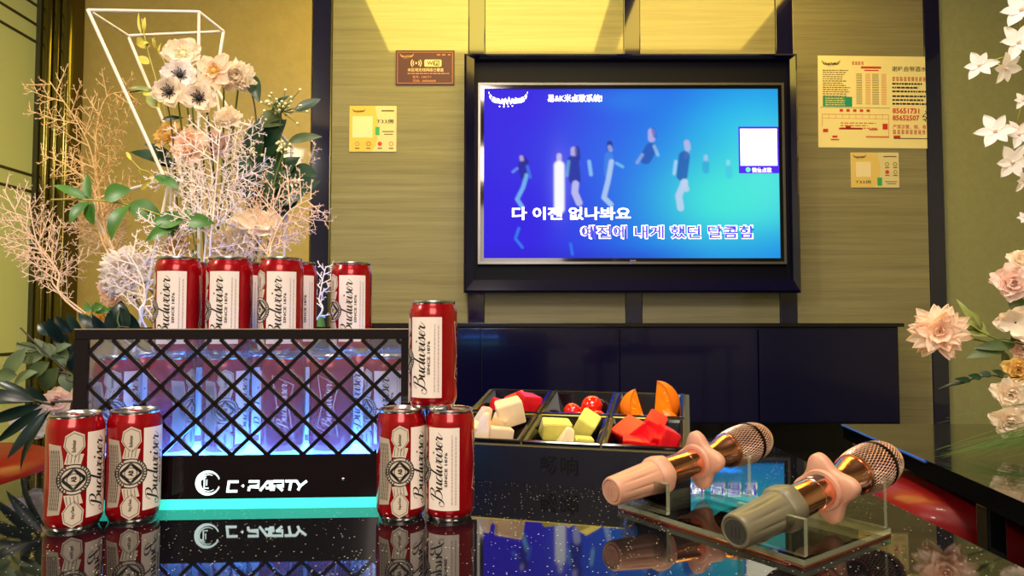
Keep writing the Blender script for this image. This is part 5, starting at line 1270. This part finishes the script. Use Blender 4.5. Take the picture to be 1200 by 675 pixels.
LL('small round green leaves on a twig left above the crate rim', 1.02, [(100, 352), (108, 362), (118, 392)], [(108, 364, 98, 358, 5), (110, 362, 120, 358, 6), (112, 362, 128, 366, 6), (124, 366, 138, 364, 5), (110, 366, 112, 354, 4)], leaf_g, stem_g)
LL('grey green leaf branch at the lower left beside the crate', .99, [(20, 402), (46, 410), (76, 428), (84, 440)],
   [(46, 410, 18, 404, 6), (52, 416, 24, 424, 7), (60, 420, 40, 396, 6), (66, 424, 56, 402, 6), (58, 424, 30, 444, 8), (68, 430, 50, 458, 9), (76, 430, 70, 400, 7), (76, 434, 82, 460, 8), (30, 408, 2, 450, 9), (20, 440, -6, 438, 8), (44, 436, 14, 458, 9), (64, 412, 84, 404, 6)], leaf_e, stem_d)
LL('thin dark twig crossing in front of the moulding at the lower left', .98, [(24, 384), (50, 410), (78, 436), (96, 450)], [(60, 418, 78, 420, 3), (50, 410, 54, 400, 2)], leaf_d, stem_d, .0013)
LL('dark curved leaves at the left edge of the crate', 1.0, [(60, 378), (76, 402), (84, 440)], [(74, 402, 56, 372, 8), (80, 412, 66, 382, 8), (82, 424, 76, 396, 8), (62, 392, 44, 380, 7), (84, 436, 90, 408, 6)], leaf_dd, stem_d)
LL('fan of blackish palm blades at the lower left beside the leftmost can', .97, [(2, 470), (34, 468), (62, 474), (80, 470)],
   [(40, 470, -30, 458, 6), (44, 470, -24, 474, 7), (48, 474, -20, 496, 7), (50, 478, -6, 520, 6), (54, 482, 8, 538, 6), (40, 466, -10, 444, 5), (60, 480, 24, 552, 5), (56, 470, 30, 450, 5)], leaf_dd, stem_d, .002)
LL('small green leaves showing between the last two upper crate cans', 1.08, [(377, 366), (378, 395), (340, 420)], [(377, 392, 376, 366, 5), (366, 392, 362, 374, 4)], leaf_g)
def berries(label, x, y, Y, n, rad):
    o = LB + Vector((fr_.uniform(-.03, .03), 0, 0)); t = empty('berry_sprig', label, 'berries', o, GL); c = at(x, y, Y)
    bm = BM(); tube(bm, [p - o for p in spline([o, at(x - 12, y + 90, Y + .03), c], 6)], .0013, 5)
    bm2 = BM(); g = random.Random(int(x))
    for i in range(n):
        p = c + Vector((g.gauss(0, rad), g.gauss(0, rad), g.gauss(0, rad * .8)))
        tube(bm, [c - o - Vector((0, 0, rad)), p - o], .0006, 3, cap=False)
        bmesh.ops.create_icosphere(bm2, subdivisions=1, radius=.0026, matrix=Matrix.Translation(p - o))
    obj('stem', bm, stem_g, t); obj('berries', bm2, mat('pale green berries', (232, 228, 178), .4), t, smooth=True)
berries('sprig of tiny white berries at the top of the dark green leaves', 330, 122, 1.08, 46, .0125)
berries('small sprig of white berries between the dark green leaves', 296, 177, 1.05, 16, .006)
berries('small sprig of white berries under the pale olive leaf', 332, 172, 1.07, 16, .007)
LL('small cream feather leaf lying on a large dark leaf', 1.06, [(356, 211), (340, 212), (330, 218), (312, 260)], [(334, 216, 333, 208, 1.6), (338, 215, 337, 207, 1.6), (342, 215, 342, 207, 1.6), (346, 214, 346, 208, 1.5), (350, 213, 351, 208, 1.4), (336, 217, 338, 222, 1.5), (341, 216, 343, 221, 1.5), (346, 215, 348, 219, 1.4)], fern_p, fern_p)

# ---------------------------------------------------------------- right arrangement on the side table
RB = Vector((1.02, 1.22, TT + .14)); GR = 'flowers and greenery of the right arrangement'
t = empty('flower_pot', 'flower pot of the right arrangement just beyond the picture edge', 'flower pot', (1.02, 1.22, TT))
bm = BM(); lathe(bm, [(.055, 0), (.066, .012), (.074, .13), (.076, .14), (.070, .142), (.062, .13)], 32, caps=False)
bmesh.ops.contextual_create(bm, geom=[e for e in bm.edges if e.is_boundary and e.verts[0].co.z < .001]); obj('bowl', bm, MATS['white ceramic'], t, smooth=50)
bm = BM(); lathe(bm, [(.001, .132), (.066, .13), (.06, .1)], 24); obj('foam', bm, MATS['green florist foam'], t)
RY = 1.18
def RF(label, x, y, r, face, style, m, centre=None, Y=RY, name='flower', base=True): flower(name, label, x, y, Y, r, face, style, m, centre, GR, RB + Vector((fr_.uniform(-.03, .03), fr_.uniform(-.03, .03), 0)) if base else None, stem_g, .0)
RF('large cream peach dahlia facing left beside the dark wall strip', 1101, 389, 32, (-.55, -1, .05), 'dahlia', P_peach, None, 1.12, 'dahlia')
RF('blush rose at the right edge above the dahlia', 1186, 332, 23, (-.4, -1, .1), 'rose', P_pink, None, 1.14, 'rose')
RF('small cream blossom at the right edge on top of the blush rose', 1194, 306, 14, (-.4, -1, .4), 'rose', P_cream, None, 1.15, 'rose')
RF('cream flower at the right edge level with the dahlia', 1190, 378, 22, (-.7, -1, -.2), 'anemone', P_cream, None, 1.13)
RF('peach flower low at the right edge under the cream flower', 1197, 408, 15, (-.5, -1, -.3), 'rose', P_peach, None, 1.15, 'rose')
RF('cream blossom, topmost of the drooping cluster at the right edge', 1193, 434, 17, (-.6, -1, .1), 'rose', P_yellow, None, 1.14)
RF('cream blossom in the middle of the drooping cluster at the right edge', 1184, 462, 20, (-.6, -1, -.1), 'rose', P_cream, None, 1.12)
RF('cream blossom, lowest of the drooping cluster above the grass', 1183, 493, 21, (-.5, -1, -.3), 'rose', P_cream, None, 1.11)
RF('cream blossom hidden at the right side of the drooping cluster', 1199, 480, 20, (-.2, -1, .1), 'carnation', P_yellow, None, 1.14)
def orchid_spray(label, pts, Y, blooms):
    P = [at(x, y, Y + .015) for x, y in pts]; sp = spline(P + [RB], 6); t = empty('orchid_spray', label, 'flower', RB, GR)
    bm = BM(); tube(bm, [p - RB for p in sp], .0013, 5); obj('stem', bm, stem_y, t, smooth=True)
    for x, y, r, face in blooms:
        c = at(x, y, Y - .005); Rr = r * Y / F; q = Vector(face).normalized().to_track_quat('Z', 'Y').to_matrix().to_4x4(); seed = int(x * 7 + y)
        bm = BM(); kk = 0
        for cnt, L, W, e0, e1, ruf, pt in STY['lily']:
            for i_ in range(cnt):
                kk += 1; g = random.Random(seed + kk); petal(bm, 2 * PI * i_ / cnt + kk // 4 * 1.05 + g.uniform(-.1, .1), Rr * L * g.uniform(.9, 1.08), Rr * W, e0 + g.uniform(-.1, .1), e1 + g.uniform(-.2, .2), ruf, .16, pt, seed=seed + kk, r0=Rr * .05)
        bmesh.ops.transform(bm, matrix=Matrix.Translation(c - RB) @ q, verts=bm.verts)
        bloom = obj('bloom', bm, P_white, t, smooth=True)
        bm = BM(); lathe(bm, [(.0002, 0), (Rr * .07, Rr * .03), (Rr * .09, Rr * .14), (.0002, Rr * .22)], 10)
        bmesh.ops.transform(bm, matrix=Matrix.Translation(c - RB) @ q, verts=bm.verts); obj('lip', bm, P_peach, bloom, smooth=True)
        near = min(sp, key=lambda p: (p - c).length); bm = BM(); tube(bm, [near - RB, c - RB], .0009, 5); obj('bloom_stalk', bm, stem_y, t, smooth=True)
orchid_spray('upper white orchid spray arching in from the top right corner', [(1152, 76), (1170, 69), (1186, 62), (1196, 40), (1225, 60), (1262, 200), (1270, 330)], 1.16,
    [(1197, 12, 25, (-.6, -1, .3)), (1193, 50, 23, (-.3, -1, .2)), (1148, 77, 18, (-.7, -1, .1)), (1178, 80, 19, (.2, -1, -.6))])
orchid_spray('middle white orchid spray at the right edge above the red dot', [(1170, 153), (1184, 152), (1205, 160), (1240, 230), (1262, 340)], 1.16,
    [(1166, 154, 22, (-.5, -1, .2)), (1193, 158, 19, (0, -1, .2)), (1198, 118, 11, (-.2, -1, .1))])
orchid_spray('low white orchid spray at the right edge beside the red dot', [(1188, 190), (1197, 172), (1215, 190), (1250, 300), (1264, 360)], 1.16,
    [(1186, 190, 22, (-.2, -1, -.2)), (1199, 212, 13, (.1, -1, -.3)), (1199, 255, 8, (-.2, -1, .2))])
def RL(label, Y, st, lv, m, sm=stem_g, sr=.0014, name='leaf_branch', base=True): leafy(name, label, 'leaves', Y, st, lv, m, GR, sm, sr, (RB + Vector((fr_.uniform(-.03, .03), 0, 0))) if base else None)
RL('light green leaf sheath behind the dahlia', 1.14, [(1122, 388), (1140, 386), (1170, 398), (1200, 404)], [(1142, 386, 1120, 350, 4), (1150, 388, 1134, 362, 4), (1160, 392, 1112, 384, 8), (1152, 390, 1128, 376, 5), (1155, 390, 1144, 372, 2)], leaf_l)
RL('green oval leaves right of the dahlia', 1.15, [(1140, 414), (1166, 408), (1192, 404)], [(1190, 404, 1140, 408, 7), (1178, 410, 1132, 420, 8), (1174, 412, 1180, 436, 7), (1190, 404, 1192, 380, 8), (1184, 362, 1198, 352, 10)], leaf_e)
RL('thin twig with small dark leaves under the dahlia', 1.13, [(1100, 456), (1125, 448), (1160, 440), (1192, 442)], [(1138, 446, 1118, 444, 3.5), (1150, 443, 1134, 440, 4), (1162, 441, 1148, 436, 4), (1176, 441, 1162, 434, 4), (1134, 448, 1100, 456, 2.5), (1170, 442, 1180, 436, 3)], leaf_d, stem_d)
GB = Vector((.985, 1.10, TT + .006))
t = empty('grass_tuft', 'tuft of long thin green grass blades hanging over the black side table', 'grass', GB, GR)
bm = BM(); g = random.Random(4)
tips = [(1078, 537), (1098, 526), (1108, 545), (1090, 551), (1118, 560), (1104, 573), (1128, 575), (1135, 566), (1098, 496), (1110, 534), (1122, 552), (1140, 540), (1150, 580), (1146, 558), (1160, 570), (1130, 532), (1115, 541), (1142, 549), (1155, 536), (1125, 545), (1168, 560), (1175, 575), (1180, 548), (1170, 530), (1105, 553), (1138, 574)]
for k, (x, y) in enumerate(tips):
    for q in range(2):
        xx, yy = x + q * g.uniform(3, 18), y + q * g.uniform(-10, 6)
        tip = at(xx, yy, 1.05 + g.uniform(-.05, .04)) - GB; b = Vector((g.uniform(-.015, .02), g.uniform(-.02, .02), 0))
        tip.z = max(tip.z, .002 - .0)
        mid = (tip * .5 + b * .5) + Vector((g.uniform(-.01, .02), 0, .02 + g.uniform(.0, .03)))
        sp = spline([b, b * .6 + mid * .4 + Vector((0, 0, .012)), mid, tip], 4); w = .0016
        vs = [(bm.verts.new(p + Vector((0, .3, .95)) * w * (1 - i / len(sp))), bm.verts.new(p - Vector((0, .3, .95)) * w * (1 - i / len(sp)))) for i, p in enumerate(sp)]
        for a, c in zip(vs, vs[1:]): bm.faces.new((a[0], a[1], c[1], c[0]))
obj('blades', bm, mat('grass blade green', (88, 112, 52), .5), t, smooth=True)
bm = BM(); lathe(bm, [(.022, -.006), (.024, .0), (.015, .012), (.004, .016)], 16); obj('tuft_base', bm, leaf_d, t, smooth=True)
